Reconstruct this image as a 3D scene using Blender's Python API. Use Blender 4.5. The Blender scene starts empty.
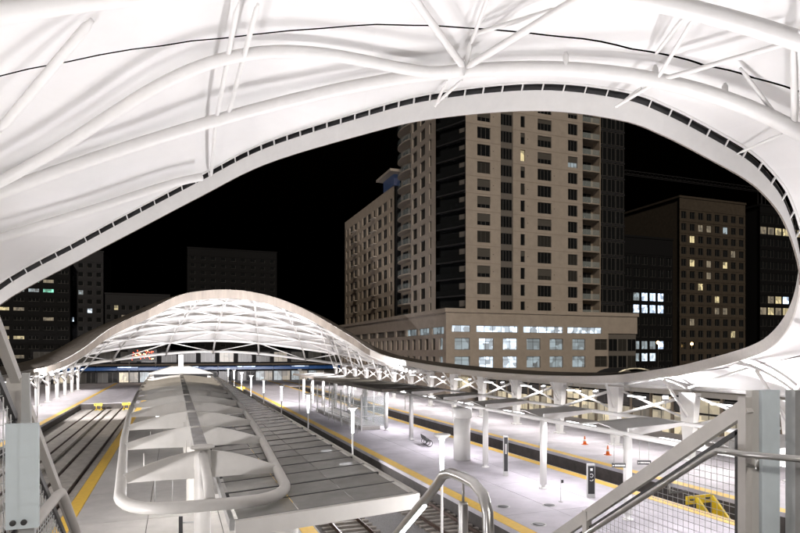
import bpy, math, random
from mathutils import Vector, Matrix
random.seed(7)
sc = bpy.context.scene
R = math.radians

# ------------------------------------------------------------------ camera, sky, sun, exposure
CAM_Z = 8.0
YAW = math.atan(225.0/600.0)
cam_data = bpy.data.cameras.new('camera')
cam = bpy.data.objects.new('camera', cam_data)
sc.collection.objects.link(cam)
cam.location = (0, 0, CAM_Z)
cam.rotation_euler = (R(90), 0, -YAW)
cam_data.sensor_width = 36.0
cam_data.lens = 27.0
cam_data.shift_y = 85.5/800.0
cam_data.clip_start = 0.05
cam_data.clip_end = 3000
sc.camera = cam

SUN_EL, SUN_AZ = 24.0, 196.0      # faint glow of the city, behind the camera
world = bpy.data.worlds.new('World'); sc.world = world; world.use_nodes = True
wn = world.node_tree.nodes; wl = world.node_tree.links
bg = wn['Background']
sky = wn.new('ShaderNodeTexSky'); sky.sky_type = 'NISHITA'; sky.sun_disc = False
sky.sun_elevation = R(-5); sky.sun_rotation = R(SUN_AZ)
wl.new(sky.outputs[0], bg.inputs[0]); bg.inputs[1].default_value = 0.08
sun_d = bpy.data.lights.new('sun', 'SUN'); sun = bpy.data.objects.new('sun', sun_d); sc.collection.objects.link(sun)
sun_d.energy = 1.35; sun_d.angle = R(6); sun_d.color = (1.0, .88, .74)
_a, _e = R(SUN_AZ), R(SUN_EL)
sdir = Vector((math.sin(_a)*math.cos(_e), math.cos(_a)*math.cos(_e), math.sin(_e)))
sun.rotation_euler = sdir.to_track_quat('Z', 'Y').to_euler()
sc.view_settings.view_transform = 'Standard'; sc.view_settings.look = 'None'
sc.view_settings.exposure = 0.08; sc.view_settings.gamma = 1.0; sc.view_settings.use_curve_mapping = False
sc.cycles.max_bounces = 6; sc.cycles.diffuse_bounces = 3; sc.cycles.glossy_bounces = 3
sc.cycles.transmission_bounces = 4; sc.cycles.transparent_max_bounces = 8
sc.cycles.sample_clamp_indirect = 6.0
sc.cycles.caustics_reflective = False; sc.cycles.caustics_refractive = False
sc.cycles.use_denoising = True

# ------------------------------------------------------------------ materials
MATS = {}
def mat(name, col, rough=.6, metal=0, noise=0, nscale=6, bump=0, bscale=40, emit=None, estr=0, alpha=1, spec=.5, streak=False):
    m = bpy.data.materials.new(name); m.use_nodes = True
    nt = m.node_tree; n = nt.nodes; l = nt.links; p = n['Principled BSDF']
    p.inputs['Base Color'].default_value = (*col, 1); p.inputs['Roughness'].default_value = rough
    p.inputs['Metallic'].default_value = metal; p.inputs['Specular IOR Level'].default_value = spec
    if noise or bump:
        tc = n.new('ShaderNodeTexCoord')
        geo = n.new('ShaderNodeNewGeometry')
    if noise:
        mp = n.new('ShaderNodeMapping'); l.new(geo.outputs['Position'], mp.inputs[0])
        if streak: mp.inputs['Scale'].default_value = (1, 1, .12)
        nz = n.new('ShaderNodeTexNoise'); nz.inputs['Scale'].default_value = nscale; nz.inputs['Detail'].default_value = 6
        nz.inputs['Roughness'].default_value = .62
        l.new(mp.outputs[0], nz.inputs['Vector'])
        oi = n.new('ShaderNodeObjectInfo')
        cr = n.new('ShaderNodeMapRange'); cr.inputs[1].default_value = .25; cr.inputs[2].default_value = .75
        cr.inputs[3].default_value = 1-noise; cr.inputs[4].default_value = 1+noise*.5
        l.new(nz.outputs[0], cr.inputs[0])
        rr = n.new('ShaderNodeMapRange'); rr.inputs[3].default_value = 1-noise*.35; rr.inputs[4].default_value = 1+noise*.2
        l.new(oi.outputs['Random'], rr.inputs[0])
        mm = n.new('ShaderNodeMath'); mm.operation = 'MULTIPLY'
        l.new(cr.outputs[0], mm.inputs[0]); l.new(rr.outputs[0], mm.inputs[1])
        mx = n.new('ShaderNodeMix'); mx.data_type = 'RGBA'; mx.blend_type = 'MULTIPLY'; mx.inputs[0].default_value = 1
        mx.inputs[6].default_value = (*col, 1); l.new(mm.outputs[0], mx.inputs[7]); l.new(mx.outputs[2], p.inputs['Base Color'])
    if bump:
        nb = n.new('ShaderNodeTexNoise'); nb.inputs['Scale'].default_value = bscale; nb.inputs['Detail'].default_value = 4
        l.new(geo.outputs['Position'], nb.inputs['Vector'])
        bp = n.new('ShaderNodeBump'); bp.inputs['Strength'].default_value = bump; bp.inputs['Distance'].default_value = .02
        l.new(nb.outputs[0], bp.inputs['Height']); l.new(bp.outputs[0], p.inputs['Normal'])
    if emit:
        p.inputs['Emission Color'].default_value = (*emit, 1); p.inputs['Emission Strength'].default_value = estr
        if name.startswith('lit_'):            # rooms behind the glass: furniture, blinds and lamps of differing brightness
            ge_ = n.new('ShaderNodeNewGeometry'); mp = n.new('ShaderNodeMapping'); mp.inputs['Scale'].default_value = (.9, .9, .75)
            vo = n.new('ShaderNodeTexVoronoi'); vo.distance = 'CHEBYCHEV'; vo.inputs['Scale'].default_value = 1.1
            sp = n.new('ShaderNodeSeparateColor'); mr = n.new('ShaderNodeMapRange')
            mr.inputs[3].default_value = estr*.25; mr.inputs[4].default_value = estr*1.6
            l.new(ge_.outputs['Position'], mp.inputs[0]); l.new(mp.outputs[0], vo.inputs['Vector']); l.new(vo.outputs['Color'], sp.inputs[0])
            l.new(sp.outputs[0], mr.inputs[0]); l.new(mr.outputs[0], p.inputs['Emission Strength'])
    if alpha < 1:
        out = n['Material Output']; tr = n.new('ShaderNodeBsdfTransparent'); ms = n.new('ShaderNodeMixShader')
        ms.inputs[0].default_value = alpha; l.new(tr.outputs[0], ms.inputs[1]); l.new(p.outputs[0], ms.inputs[2]); l.new(ms.outputs[0], out.inputs[0])
    MATS[name] = m
    return m
mat('fabric', (.80, .79, .78), .75, noise=.05, nscale=.35, bump=.15, bscale=1.2)
mat('white_steel', (.80, .79, .77), .42, noise=.05, nscale=2)
mat('rim_grey', (.19, .165, .14), .6, noise=.3, nscale=1.2, streak=True)
mat('shade_skin', (.12, .105, .09), .8, noise=.3, nscale=.8, spec=.2)  # dark tone stands for an unlit roof top
mat('cream_steel', (.66, .64, .60), .45, noise=.08, nscale=2)
mat('grey_steel', (.48, .48, .47), .4, metal=.35, noise=.12, nscale=5)
mat('stainless', (.58, .57, .55), .28, metal=1, noise=.1, nscale=14)
mat('painted_grey', (.62, .59, .55), .5, noise=.1, nscale=6)
mat('pale_blue', (.74, .82, .85), .35, noise=.06, nscale=9)
mat('dark_steel', (.05, .05, .05), .4)
mat('black', (.012, .012, .013), .4)
mat('concrete', (.44, .425, .41), .8, noise=.16, nscale=.9, bump=.25, bscale=22)
mat('pale_concrete', (.51, .485, .52), .7, noise=.26, nscale=.55, bump=.2, bscale=22)
mat('track_concrete', (.50, .47, .43), .85, noise=.3, nscale=1.6, bump=.4, bscale=18)
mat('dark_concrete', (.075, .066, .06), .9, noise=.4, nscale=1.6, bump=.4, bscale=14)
mat('ballast', (.30, .29, .29), .95, noise=.55, nscale=22, bump=1, bscale=30)
mat('sleeper', (.30, .27, .24), .85, noise=.3, nscale=5)
mat('rail_rust', (.085, .05, .035), .55, metal=.4, noise=.3, nscale=8)
mat('yellow', (.78, .50, .07), .6, noise=.15, nscale=3)
mat('bumper_yellow', (.72, .52, .02), .45, noise=.15, nscale=5)
mat('orange', (.75, .16, .02), .5)
mat('asphalt', (.02, .02, .02), .9, noise=.35, nscale=1.5, bump=.5, bscale=30)
mat('roof_glass', (.44, .43, .41), .2, noise=.25, nscale=1.1, alpha=.82)
mat('grey_panel', (.42, .41, .40), .5, noise=.18, nscale=1.3)
mat('clear_glass', (.55, .62, .62), .08, alpha=.22)
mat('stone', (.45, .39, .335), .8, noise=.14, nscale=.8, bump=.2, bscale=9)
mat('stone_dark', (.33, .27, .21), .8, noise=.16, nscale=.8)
mat('spandrel', (.16, .145, .13), .6, noise=.1)
mat('slab_edge', (.36, .31, .26), .75, noise=.1)
mat('dark_glass', (.012, .013, .014), .08)
mat('window_frame', (.10, .095, .09), .4)
mat('blind_glass', (.04, .038, .034), .3)
mat('blind_cloth', (.085, .078, .068), .8)
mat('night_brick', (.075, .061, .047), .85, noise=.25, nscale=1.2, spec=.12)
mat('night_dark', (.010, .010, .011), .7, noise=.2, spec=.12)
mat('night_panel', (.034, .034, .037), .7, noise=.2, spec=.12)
mat('lamp', (1, 1, 1), .4, emit=(.93, .96, 1), estr=10)
mat('soft_lamp', (1, 1, 1), .4, emit=(.96, .97, 1), estr=9)
mat('led', (1, 1, 1), .4, emit=(.9, .97, 1), estr=7)
mat('lit_cool', (.3, .3, .3), .3, emit=(.72, .86, 1), estr=1.0)
mat('lit_cool_soft', (.2, .2, .2), .3, emit=(.62, .78, .86), estr=.32)
mat('lit_blue', (.2, .2, .2), .3, emit=(.6, .76, 1), estr=2.2)
mat('lit_warm', (.2, .2, .2), .3, emit=(1, .82, .42), estr=.55)
mat('lit_warm_dim', (.2, .2, .2), .3, emit=(1, .8, .5), estr=.13)
mat('lit_store', (.2, .2, .2), .3, emit=(1, .84, .55), estr=.5)
mat('lit_green', (.1, .1, .1), .3, emit=(.3, 1, .7), estr=.8)
mat('blue_band', (.01, .05, .16), .3, emit=(.02, .12, .42), estr=.06)
mat('red_neon', (.1, .01, .01), .3, emit=(1, .10, .04), estr=5)
mat('amber_lamp', (.2, .1, .02), .3, emit=(1, .62, .22), estr=14)
mat('violet_panel', (.05, .05, .08), .3, emit=(.12, .25, .55), estr=.05)

# ------------------------------------------------------------------ builders
class MB:
    def __init__(s): s.v = []; s.f = []; s.sm = []
    def quad(s, a, b, c, d):
        i = len(s.v); s.v += [tuple(a), tuple(b), tuple(c), tuple(d)]; s.f.append((i, i+1, i+2, i+3)); s.sm.append(False)
    def box(s, x0, y0, z0, x1, y1, z1):
        i = len(s.v)
        s.v += [(x0,y0,z0),(x1,y0,z0),(x1,y1,z0),(x0,y1,z0),(x0,y0,z1),(x1,y0,z1),(x1,y1,z1),(x0,y1,z1)]
        s.f += [(i,i+3,i+2,i+1),(i+4,i+5,i+6,i+7),(i,i+1,i+5,i+4),(i+1,i+2,i+6,i+5),(i+2,i+3,i+7,i+6),(i+3,i,i+4,i+7)]
        s.sm += [False]*6
        return s
    def hexa(s, pts):
        i = len(s.v); s.v += [tuple(p) for p in pts]
        s.f += [(i,i+3,i+2,i+1),(i+4,i+5,i+6,i+7),(i,i+1,i+5,i+4),(i+1,i+2,i+6,i+5),(i+2,i+3,i+7,i+6),(i+3,i,i+4,i+7)]
        s.sm += [False]*6
        return s
    def bar(s, a, b, w, h, up=(0,0,1)):
        a, b, up = Vector(a), Vector(b), Vector(up); d = (b-a).normalized()
        sx = d.cross(up)
        if sx.length < 1e-4: sx = Vector((1,0,0))
        sx.normalize(); u = sx.cross(d).normalized(); sx *= w/2; u *= h/2
        return s.hexa([a-sx-u, a+sx-u, b+sx-u, b-sx-u, a-sx+u, a+sx+u, b+sx+u, b-sx+u])
    def tube(s, pts, r, n=10, closed=False, cap=True):
        P = [Vector(p) for p in pts]; N = len(P)
        rad = r if isinstance(r, (list, tuple)) else [r]*N
        base = len(s.v); nrm = None
        for k in range(N):
            if closed: d = P[(k+1) % N]-P[k-1]
            else: d = P[min(k+1, N-1)]-P[max(k-1, 0)]
            d.normalize()
            if nrm is None:
                nrm = d.cross(Vector((0,0,1)))
                if nrm.length < 1e-3: nrm = d.cross(Vector((0,1,0)))
                nrm.normalize()
            nrm = (nrm-d*nrm.dot(d)).normalized(); bn = d.cross(nrm)
            for j in range(n):
                a = 2*math.pi*j/n
                s.v.append(tuple(P[k]+(nrm*math.cos(a)+bn*math.sin(a))*rad[k]))
        for k in range(N if closed else N-1):
            o0 = base+k*n; o1 = base+((k+1) % N)*n
            for j in range(n):
                s.f.append((o0+j, o1+j, o1+(j+1) % n, o0+(j+1) % n)); s.sm.append(True)
        if cap and not closed:
            s.f.append(tuple(base+j for j in range(n))); s.sm.append(False)
            s.f.append(tuple(base+(N-1)*n+j for j in reversed(range(n)))); s.sm.append(False)
        return s
    def lathe(s, prof, c=(0,0,0), n=16):
        base = len(s.v); m = len(prof)
        for r, z in prof:
            for j in range(n):
                a = 2*math.pi*j/n; s.v.append((c[0]+r*math.cos(a), c[1]+r*math.sin(a), c[2]+z))
        for k in range(m-1):
            for j in range(n):
                s.f.append((base+k*n+j, base+k*n+(j+1) % n, base+(k+1)*n+(j+1) % n, base+(k+1)*n+j)); s.sm.append(True)
        s.f.append(tuple(base+j for j in reversed(range(n)))); s.sm.append(False)
        s.f.append(tuple(base+(m-1)*n+j for j in range(n))); s.sm.append(False)
        return s
    def prism(s, poly, y0, y1):            # poly in (x,z), extruded along y
        i = len(s.v); n = len(poly)
        s.v += [(x, y0, z) for x, z in poly]+[(x, y1, z) for x, z in poly]
        s.f.append(tuple(range(i, i+n))); s.f.append(tuple(range(i+2*n-1, i+n-1, -1))); s.sm += [False]*2
        for k in range(n):
            s.f.append((i+k, i+n+k, i+n+(k+1) % n, i+(k+1) % n)); s.sm.append(False)
        return s
    def grid(s, rows, smooth=True):
        b = len(s.v); m = len(rows[0])
        for r in rows: s.v += [tuple(p) for p in r]
        for i in range(len(rows)-1):
            for j in range(m-1):
                s.f.append((b+i*m+j, b+i*m+j+1, b+(i+1)*m+j+1, b+(i+1)*m+j)); s.sm.append(smooth)
        return s
    def mesh(s, name, m):
        me = bpy.data.meshes.new(name); me.from_pydata(s.v, [], s.f); me.update()
        me.polygons.foreach_set('use_smooth', s.sm)
        me.materials.append(MATS[m])
        return me
    def build(s, name, m, parent=None):
        return link(name, s.mesh(name, m), parent)
def link(name, data, parent=None, loc=None, rz=0):
    o = bpy.data.objects.new(name, data); sc.collection.objects.link(o)
    if parent is not None: o.parent = parent
    if loc is not None: o.location = loc
    if rz: o.rotation_euler = (0, 0, rz)
    return o
def tag(o, label=None, cat=None, group=None, kind=None):
    if label: o['label'] = label
    if cat: o['category'] = cat
    if group: o['group'] = group
    if kind: o['kind'] = kind
    return o
def thing(name, label, cat, loc=(0,0,0), rz=0, group=None):
    return tag(link(name, None, None, loc, rz), label, cat, group)
def struct(name): return tag(link(name, None), kind='structure')
def copy_tree(o, parent=None):
    c = o.copy(); sc.collection.objects.link(c)
    if parent is not None: c.parent = parent
    for ch in list(o.children): copy_tree(ch, c)
    return c
def catmull(pts, n=6):
    out = []; m = len(pts)
    for i in range(m-1):
        a, b, c, d = pts[max(i-1,0)], pts[i], pts[i+1], pts[min(i+2,m-1)]
        for j in range(n): out.append(_cr(a, b, c, d, j/n))
    out.append(tuple(pts[-1]))
    return out
# ------------------------------------------------------------------ roof shape

# control points round the oculus: rim (x,y,z), fascia height, outer edge (x,y,z), crown z of the generator
ROOF=[
# near arch, left to right (rim = underside of the fascia)
((-10.27,44.0,10.94),.9,(-20,40,5.3),9.6),
((-5.51,43.5,14.08),.95,(-20,28,5.3),14.2),
((-2.43,42.5,15.85),1.0,(-20,15,5.3),16.8),
((1.52,41.0,18.06),1.0,(-20,-2,5.3),19.6),
((5.33,38.3,19.8),1.0,(-18,-22,5.6),21.8),
((10.13,32.7,20.4),1.0,(-6,-32,8.2),23.3),
((12.79,29.0,20.29),1.0,(4,-34,9.2),23.6),
((16.38,25.0,19.71),1.0,(14,-34,9.4),23.4),
((19.41,22.7,18.85),1.0,(25,-32,8.4),22.6),
((21.04,21.6,17.95),1.0,(33,-27,6.2),21.4),
((23.37,20.9,16.8),1.0,(36.5,-16,5.3),19.0),
((24.89,20.5,16.01),.95,(36.5,-8,5.3),17.0),
((26.05,20.4,15.3),.9,(36.5,-2,5.3),15.4),
((27.18,20.4,14.3),.9,(36.5,3,5.3),13.7),
((28.2,20.5,12.7),.8,(36.5,8,5.3),11.8),
((28.89,20.8,11.31),.75,(36.5,12.5,5.3),10.2),
((29.3,21.5,9.6),.7,(36.5,16.5,5.3),9.0),
((29.6,22.7,8.35),.65,(36.5,20,5.3),8.2),
((30.1,24.6,7.65),.6,(36.5,23.5,5.3),7.6),
((31.0,28.79,6.8),.6,(36.5,28.5,5.3),6.9),
((31.5,32.45,6.2),.6,(36.5,32.5,5.3),6.5),
((32.0,39.53,5.5),.55,(36.5,39.5,5.2),6.2),
((32.0,51.48,5.2),.55,(36.5,51.5,5.2),6.0),
((31.5,68.03,5.45),.6,(36.5,68,5.2),6.4),
((31.0,84.81,6.3),.7,(36.5,85,5.2),7.2),
((30.2,94.5,7.4),.9,(36.5,97,5.2),8.6),
((28.9,99.6,9.15),1.1,(36.5,108,5.2),10.4),
((26.0,104.6,11.65),1.3,(36.5,121,5.2),13.4),
((22.2,108.0,14.2),1.4,(36.3,135,5.3),15.8),
((17.8,109.8,16.1),1.5,(30,146,6.3),17.4),
((13.2,110.3,17.2),1.5,(19,148,7.7),18.6),
((8.9,110.2,17.5),1.5,(8.5,149,8.25),19.0),
((4.8,110.0,17.15),1.5,(-2,148,7.7),18.6),
((0.8,109.4,16.25),1.45,(-13,146,6.3),17.4),
((-4.0,107.6,13.6),1.35,(-19.6,137,5.3),14.6),
((-9.0,102.4,10.6),1.2,(-20,119,5.2),12.0),
((-12.0,96.0,7.6),1.0,(-20,104,5.2),9.4),
((-14.0,88.5,5.9),.75,(-20,91,5.2),7.6),
((-15.5,76.0,5.2),.6,(-20,76,5.2),6.6),
((-15.7,65.0,5.1),.6,(-20,64,5.2),6.4),
((-14.8,55.0,6.0),.65,(-20,54,5.3),6.9),
((-13.0,47.5,8.2),.8,(-20,46.5,5.3),8.0),
]
NSUB=6
def _cr(a,b,c,d,t):
    return tuple(.5*((2*q)+(r-p)*t+(2*p-5*q+4*r-s)*t*t+(3*q-p-3*r+s)*t**3) for p,q,r,s in zip(a,b,c,d))
def build_roof():
    n=len(ROOF); rows=[]
    flat=[(*r[0],r[1],*r[2],r[3]) for r in ROOF]
    for i in range(n):
        for j in range(NSUB):
            rows.append(_cr(flat[i-1],flat[i],flat[(i+1)%n],flat[(i+2)%n],j/NSUB))
    RB=[];RT=[];FE=[];OU=[];MZ=[]
    for r in rows:
        x,y,z,h,ox,oy,oz,mz=r
        dx,dy=ox-x,oy-y; L=math.hypot(dx,dy); dx/=L; dy/=L
        q=min(1,max(0,(len(RB)-84)/24)); h=max(h-.3*q,.16)
        RB.append((x,y,z)); RT.append((x,y,z+h)); FE.append((x+dx*.22,y+dy*.22,z+h+.3)); OU.append((ox,oy,oz)); MZ.append(mz)
    return RB,RT,FE,OU,MZ
def gen_pt(FE,OU,MZ,i,t):
    n=len(FE); i0=int(math.floor(i))%n; f=i-math.floor(i); i1=(i0+1)%n
    L=lambda a,b:tuple(p+(q-p)*f for p,q in zip(a,b))
    F=L(FE[i0],FE[i1]); O=L(OU[i0],OU[i1]); mz=MZ[i0]+(MZ[i1]-MZ[i0])*f
    M=(F[0]+(O[0]-F[0])*.5,F[1]+(O[1]-F[1])*.5,mz+.35)
    return tuple(F[k]*(1-t)**2+2*M[k]*t*(1-t)+O[k]*t*t for k in range(3))
ROOF_TUBES=[([[-18.803, 12.003, 5.403], [-17.275, 12.652, 7.507], [-15.638, 13.828, 9.433], [-13.869, 15.202, 11.209], [-11.958, 16.546, 12.849], [-9.903, 17.71, 14.357], [-7.707, 18.61, 15.73], [-5.384, 19.212, 16.958], [-2.948, 19.514, 18.027], [-0.421, 19.541, 18.924], [2.176, 19.33, 19.632], [4.817, 18.924, 20.137], [7.476, 18.367, 20.428], [10.127, 17.693, 20.495], [12.747, 16.932, 20.333], [15.311, 16.099, 19.939], [17.8, 15.202, 19.317], [20.195, 14.241, 18.473], [22.483, 13.209, 17.416], [24.655, 12.104, 16.158], [26.706, 10.929, 14.714], [28.638, 9.707, 13.101], [30.457, 8.485, 11.331], [32.177, 7.355, 9.42], [33.817, 6.459, 7.374], [35.403, 6.012, 5.199]], 0.31), ([[-18.8, 25.999, 5.4], [-17.524, 26.787, 6.708], [-16.584, 27.396, 7.822], [-15.771, 27.968, 8.816], [-14.953, 28.565, 9.742], [-14.054, 29.195, 10.637], [-13.042, 29.826, 11.521], [-11.917, 30.406, 12.404], [-10.699, 30.875, 13.287], [-9.419, 31.177, 14.166], [-8.111, 31.266, 15.031], [-6.807, 31.119, 15.87], [-5.531, 30.732, 16.67], [-4.294, 30.127, 17.42], [-3.098, 29.351, 18.109], [-1.929, 28.468, 18.727], [-0.764, 27.56, 19.27], [0.428, 26.715, 19.733], [1.681, 26.015, 20.115], [3.028, 25.527, 20.419], [4.488, 25.286, 20.647], [6.064, 25.277, 20.801], [7.724, 25.412, 20.886], [9.396, 25.513, 20.901], [10.949, 25.284, 20.842], [12.178, 24.282, 20.701]], 0.25), ([[-18.785, 29.526, 5.413], [-17.33, 29.843, 7.42], [-15.499, 30.447, 9.413], [-13.391, 31.181, 11.331], [-11.093, 31.905, 13.128], [-8.674, 32.5, 14.774], [-6.194, 32.869, 16.248], [-3.696, 32.943, 17.535], [-1.216, 32.679, 18.629], [1.225, 32.059, 19.524], [3.614, 31.092, 20.218], [5.947, 29.811, 20.71], [8.227, 28.269, 20.996], [10.462, 26.537, 21.074], [12.665, 24.7, 20.939], [14.85, 22.851, 20.588], [17.031, 21.082, 20.014], [19.218, 19.483, 19.211], [21.419, 18.129, 18.177], [23.632, 17.072, 16.909], [25.845, 16.333, 15.411], [28.032, 15.889, 13.692], [30.151, 15.665, 11.772], [32.143, 15.516, 9.682], [33.92, 15.22, 7.466], [35.373, 14.458, 5.19]], 0.3), ([[-18.8, 34.5, 5.4], [-18.096, 34.976, 5.97], [-17.404, 35.283, 6.63], [-16.719, 35.481, 7.344], [-16.033, 35.619, 8.087], [-15.341, 35.731, 8.834], [-14.639, 35.846, 9.57], [-13.924, 35.982, 10.281], [-13.193, 36.148, 10.96], [-12.443, 36.35, 11.601], [-11.675, 36.584, 12.202], [-10.888, 36.846, 12.765], [-10.082, 37.125, 13.293], [-9.258, 37.41, 13.789], [-8.416, 37.69, 14.259], [-7.558, 37.95, 14.71], [-6.686, 38.18, 15.146], [-5.801, 38.369, 15.574], [-4.904, 38.513, 15.998], [-3.998, 38.608, 16.421], [-3.085, 38.659, 16.844], [-2.165, 38.676, 17.265], [-1.24, 38.677, 17.68], [-0.311, 38.687, 18.079], [0.622, 38.744, 18.452], [1.558, 38.894, 18.781]], 0.24)]
ROOF_STRUTS=[([-6.13, 26.27, 16.31], [-2.66, 22.96, 19.38], 0.16), ([-8.23, 28.7, 14.72], [-6.13, 26.27, 16.31], 0.16), ([2.11, 22.51, 20.51], [1.98, 32.35, 19.88], 0.1), ([2.76, 21.73, 20.36], [2.54, 31.87, 20.09], 0.1), ([1.98, 32.35, 19.88], [2.16, 40.21, 19.27], 0.1), ([2.14, 22.11, 20.51], [2.14, 25.41, 20.52], 0.07), ([12.24, 24.4, 20.85], [7.81, 20.02, 20.97], 0.15), ([12.32, 24.26, 20.84], [13.15, 17.02, 20.26], 0.15), ([11.93, 23.11, 21.26], [10.98, 19.81, 21.36], 0.08), ([12.32, 24.35, 20.84], [12.1, 23.44, 21.62], 0.11), ([11.75, 22.76, 21.44], [13.59, 19.06, 20.97], 0.09), ([12.58, 28.52, 20.76], [12.6, 25.31, 20.75], 0.08), ([12.63, 28.51, 20.71], [12.08, 25.86, 20.9], 0.07), ([18.83, 19.68, 19.35], [17.4, 16.42, 19.96], 0.08), ([18.48, 19.42, 20.21], [17.14, 16.62, 20.02], 0.08), ([18.87, 19.71, 19.33], [20.86, 15.32, 19.2], 0.1), ([19.09, 22.4, 19.3], [19.09, 20.87, 19.55], 0.08), ([19.01, 22.43, 19.3], [18.9, 19.74, 19.31], 0.08), ([18.84, 19.74, 19.34], [19.19, 20.16, 20.21], 0.12), ([15.85, 21.8, 20.21], [15.83, 21.78, 20.97], 0.12), ([21.02, 18.28, 18.33], [21.51, 18.7, 19.2], 0.12), ([20.75, 15.16, 19.03], [23.58, 17.22, 17.11], 0.12), ([19.56, 14.08, 18.76], [23.76, 16.98, 17.05], 0.1), ([24.1, 20.31, 17.07], [23.78, 17.89, 17.12], 0.06), ([23.25, 17.45, 17.27], [21.23, 17.75, 19.4], 0.08)]
# ------------------------------------------------------------------ the setting
g = tag(MB().box(-900, -300, -1.6, 1200, 1500, -1.35).build('ground', 'asphalt'), kind='structure')

def platform(name, x0, x1, y0, y1, nx, pitch, edges, mat_slab='pale_concrete'):
    p = struct(name)
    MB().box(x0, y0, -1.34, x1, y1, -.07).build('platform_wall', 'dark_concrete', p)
    xs0 = x0; xs1 = x1; strips = []
    for side in edges:
        if side == 'l': strips.append((x0+.06, x0+.72)); xs0 = x0+.73
        else: strips.append((x1-.72, x1-.06)); xs1 = x1-.73
    w = (xs1-xs0)/nx; ny = int((y1-y0)/pitch); L = (y1-y0)/ny
    me = MB().box(.016, .016, -.065, w-.016, L-.016, 0).mesh('paving_slab', mat_slab)
    for i in range(nx):
        for j in range(ny):
            link('paving_slab', me, p, (xs0+i*w, y0+j*L, random.uniform(-.002, .002)))
    for a, b in strips:
        me = MB().box(0, .006, -.065, b-a, L-.006, .006).mesh('tactile_strip', 'yellow')
        ek = MB().box(0, .004, -.22, .058, L-.004, .003).mesh('edge_kerb', mat_slab)
        for j in range(ny):
            link('tactile_strip', me, p, (a, y0+j*L, 0))
            link('edge_kerb', ek, p, ((x0-.03) if a < (x0+x1)/2 else x1-.028, y0+j*L, 0))
    return p
platform('platform_left', -40, -13.7, -20, 170, 5, 9, ['r'])
platform('platform_middle', -5.2, 6.0, 6, 170, 3, 6.2, ['l', 'r'], 'concrete')
platform('platform_right', 14.3, 24.9, -12, 170, 3, 6.2, ['l', 'r'])
platform('platform_far', 28.4, 46, -12, 170, 3, 6.2, ['l'])
platform('platform_cross_left', -13.64, -5.26, 104, 170, 2, 8, [])
platform('platform_cross_middle', 6.06, 14.24, 136, 170, 2, 8, [])
platform('platform_cross_right', 24.96, 28.34, -12, 17, 1, 7, [])
platform('platform_cross_end', 24.96, 28.34, 140, 170, 1, 8, [])

def track(cx, y0, y1, z, kind):
    t = struct('railway_track')
    t.location = (cx, 0, z)
    for s in (-1, 1):
        x = s*.7525
        MB().prism([(x-.07,.0),(x+.07,.0),(x+.07,.02),(x+.012,.035),(x+.012,.12),(x+.036,.13),(x+.036,.168),(x-.036,.168),(x-.036,.13),(x-.012,.12),(x-.012,.035),(x-.07,.02)], y0, y1).build('rail', 'rail_rust', t)
    if kind == 'slab':
        for j in range(int((y1-y0)/6.2)):
            ya = y0+j*6.2
            for xa, xb in ((-.62, .62), (-1.75, -.9), (.9, 1.55)):
                MB().box(xa, ya+.01, -.1, xb, ya+6.19, .10).build('track_slab', 'track_concrete', t)
    else:
        me = MB().box(-1.3, -.12, -.12, 1.3, .12, .0).mesh('sleeper', 'sleeper')
        n = min(int((y1-y0)/.66), 150)
        for j in range(n): link('sleeper', me, t, (0, y0+.4+j*.66, -.002))
    return t
tag(MB().box(-13.66, -20, -1.30, -5.24, 104, -.90).build('trackbed_left', 'track_concrete'), kind='structure')
tag(MB().box(6.04, 4, -1.30, 14.26, 136, -.93).build('trackbed_middle', 'ballast'), kind='structure')
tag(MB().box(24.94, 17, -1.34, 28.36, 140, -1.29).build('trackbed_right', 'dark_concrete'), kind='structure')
track(-10.75, -10, 103.5, -.8, 'slab'); track(-6.95, -10, 103.5, -.8, 'slab')
track(8.2, 6, 135, -.8, 'tie'); track(12.95, 6, 135, -.8, 'tie')
track(26.65, 22, 139, -1.17, 'tie')

# ------------------------------------------------------------------ the train hall
hall = thing('train_hall', 'vast white membrane roof on steel arches and columns with an open oval in its middle', 'train hall')
RB, RT, FE, OU, MZ = build_roof(); NR = len(RB)
def S(i, t): return gen_pt(FE, OU, MZ, i % NR, t)
SEAM = [(-12, .5), (0, .5), (6, .47), (12, .42), (17.8, .367), (20.3, .279), (22.7, .219), (25.2, .179), (28.2, .144), (31.5, .115), (36.4, .09), (40.5, .067),
        (44.9, .054), (50.9, .054), (55.2, .069), (58.5, .094), (66, .16), (80, .3), (110, .4), (140, .36), (240, .4), (252, .5)]
def lerp_tab(tab, x):
    for (a, b), (c, d) in zip(tab, tab[1:]):
        if a <= x <= c: return b+(d-b)*(x-a)/(c-a)
    return tab[-1][1]
FAR0, FAR1 = 27*6, 35*6            # far arch stations
def tmax(i): return lerp_tab([(-12, 1), (150, 1), (FAR0, .9), (FAR1, .9), (222, 1), (260, 1)], i % NR if i % NR >= 0 else i)
def cowl(i): return lerp_tab([(-1, .36), (96, .36), (120, .34), (150, .34), (170, .36), (205, .36), (225, .34), (240, .34), (252, .36), (260, .36)], i)
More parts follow.
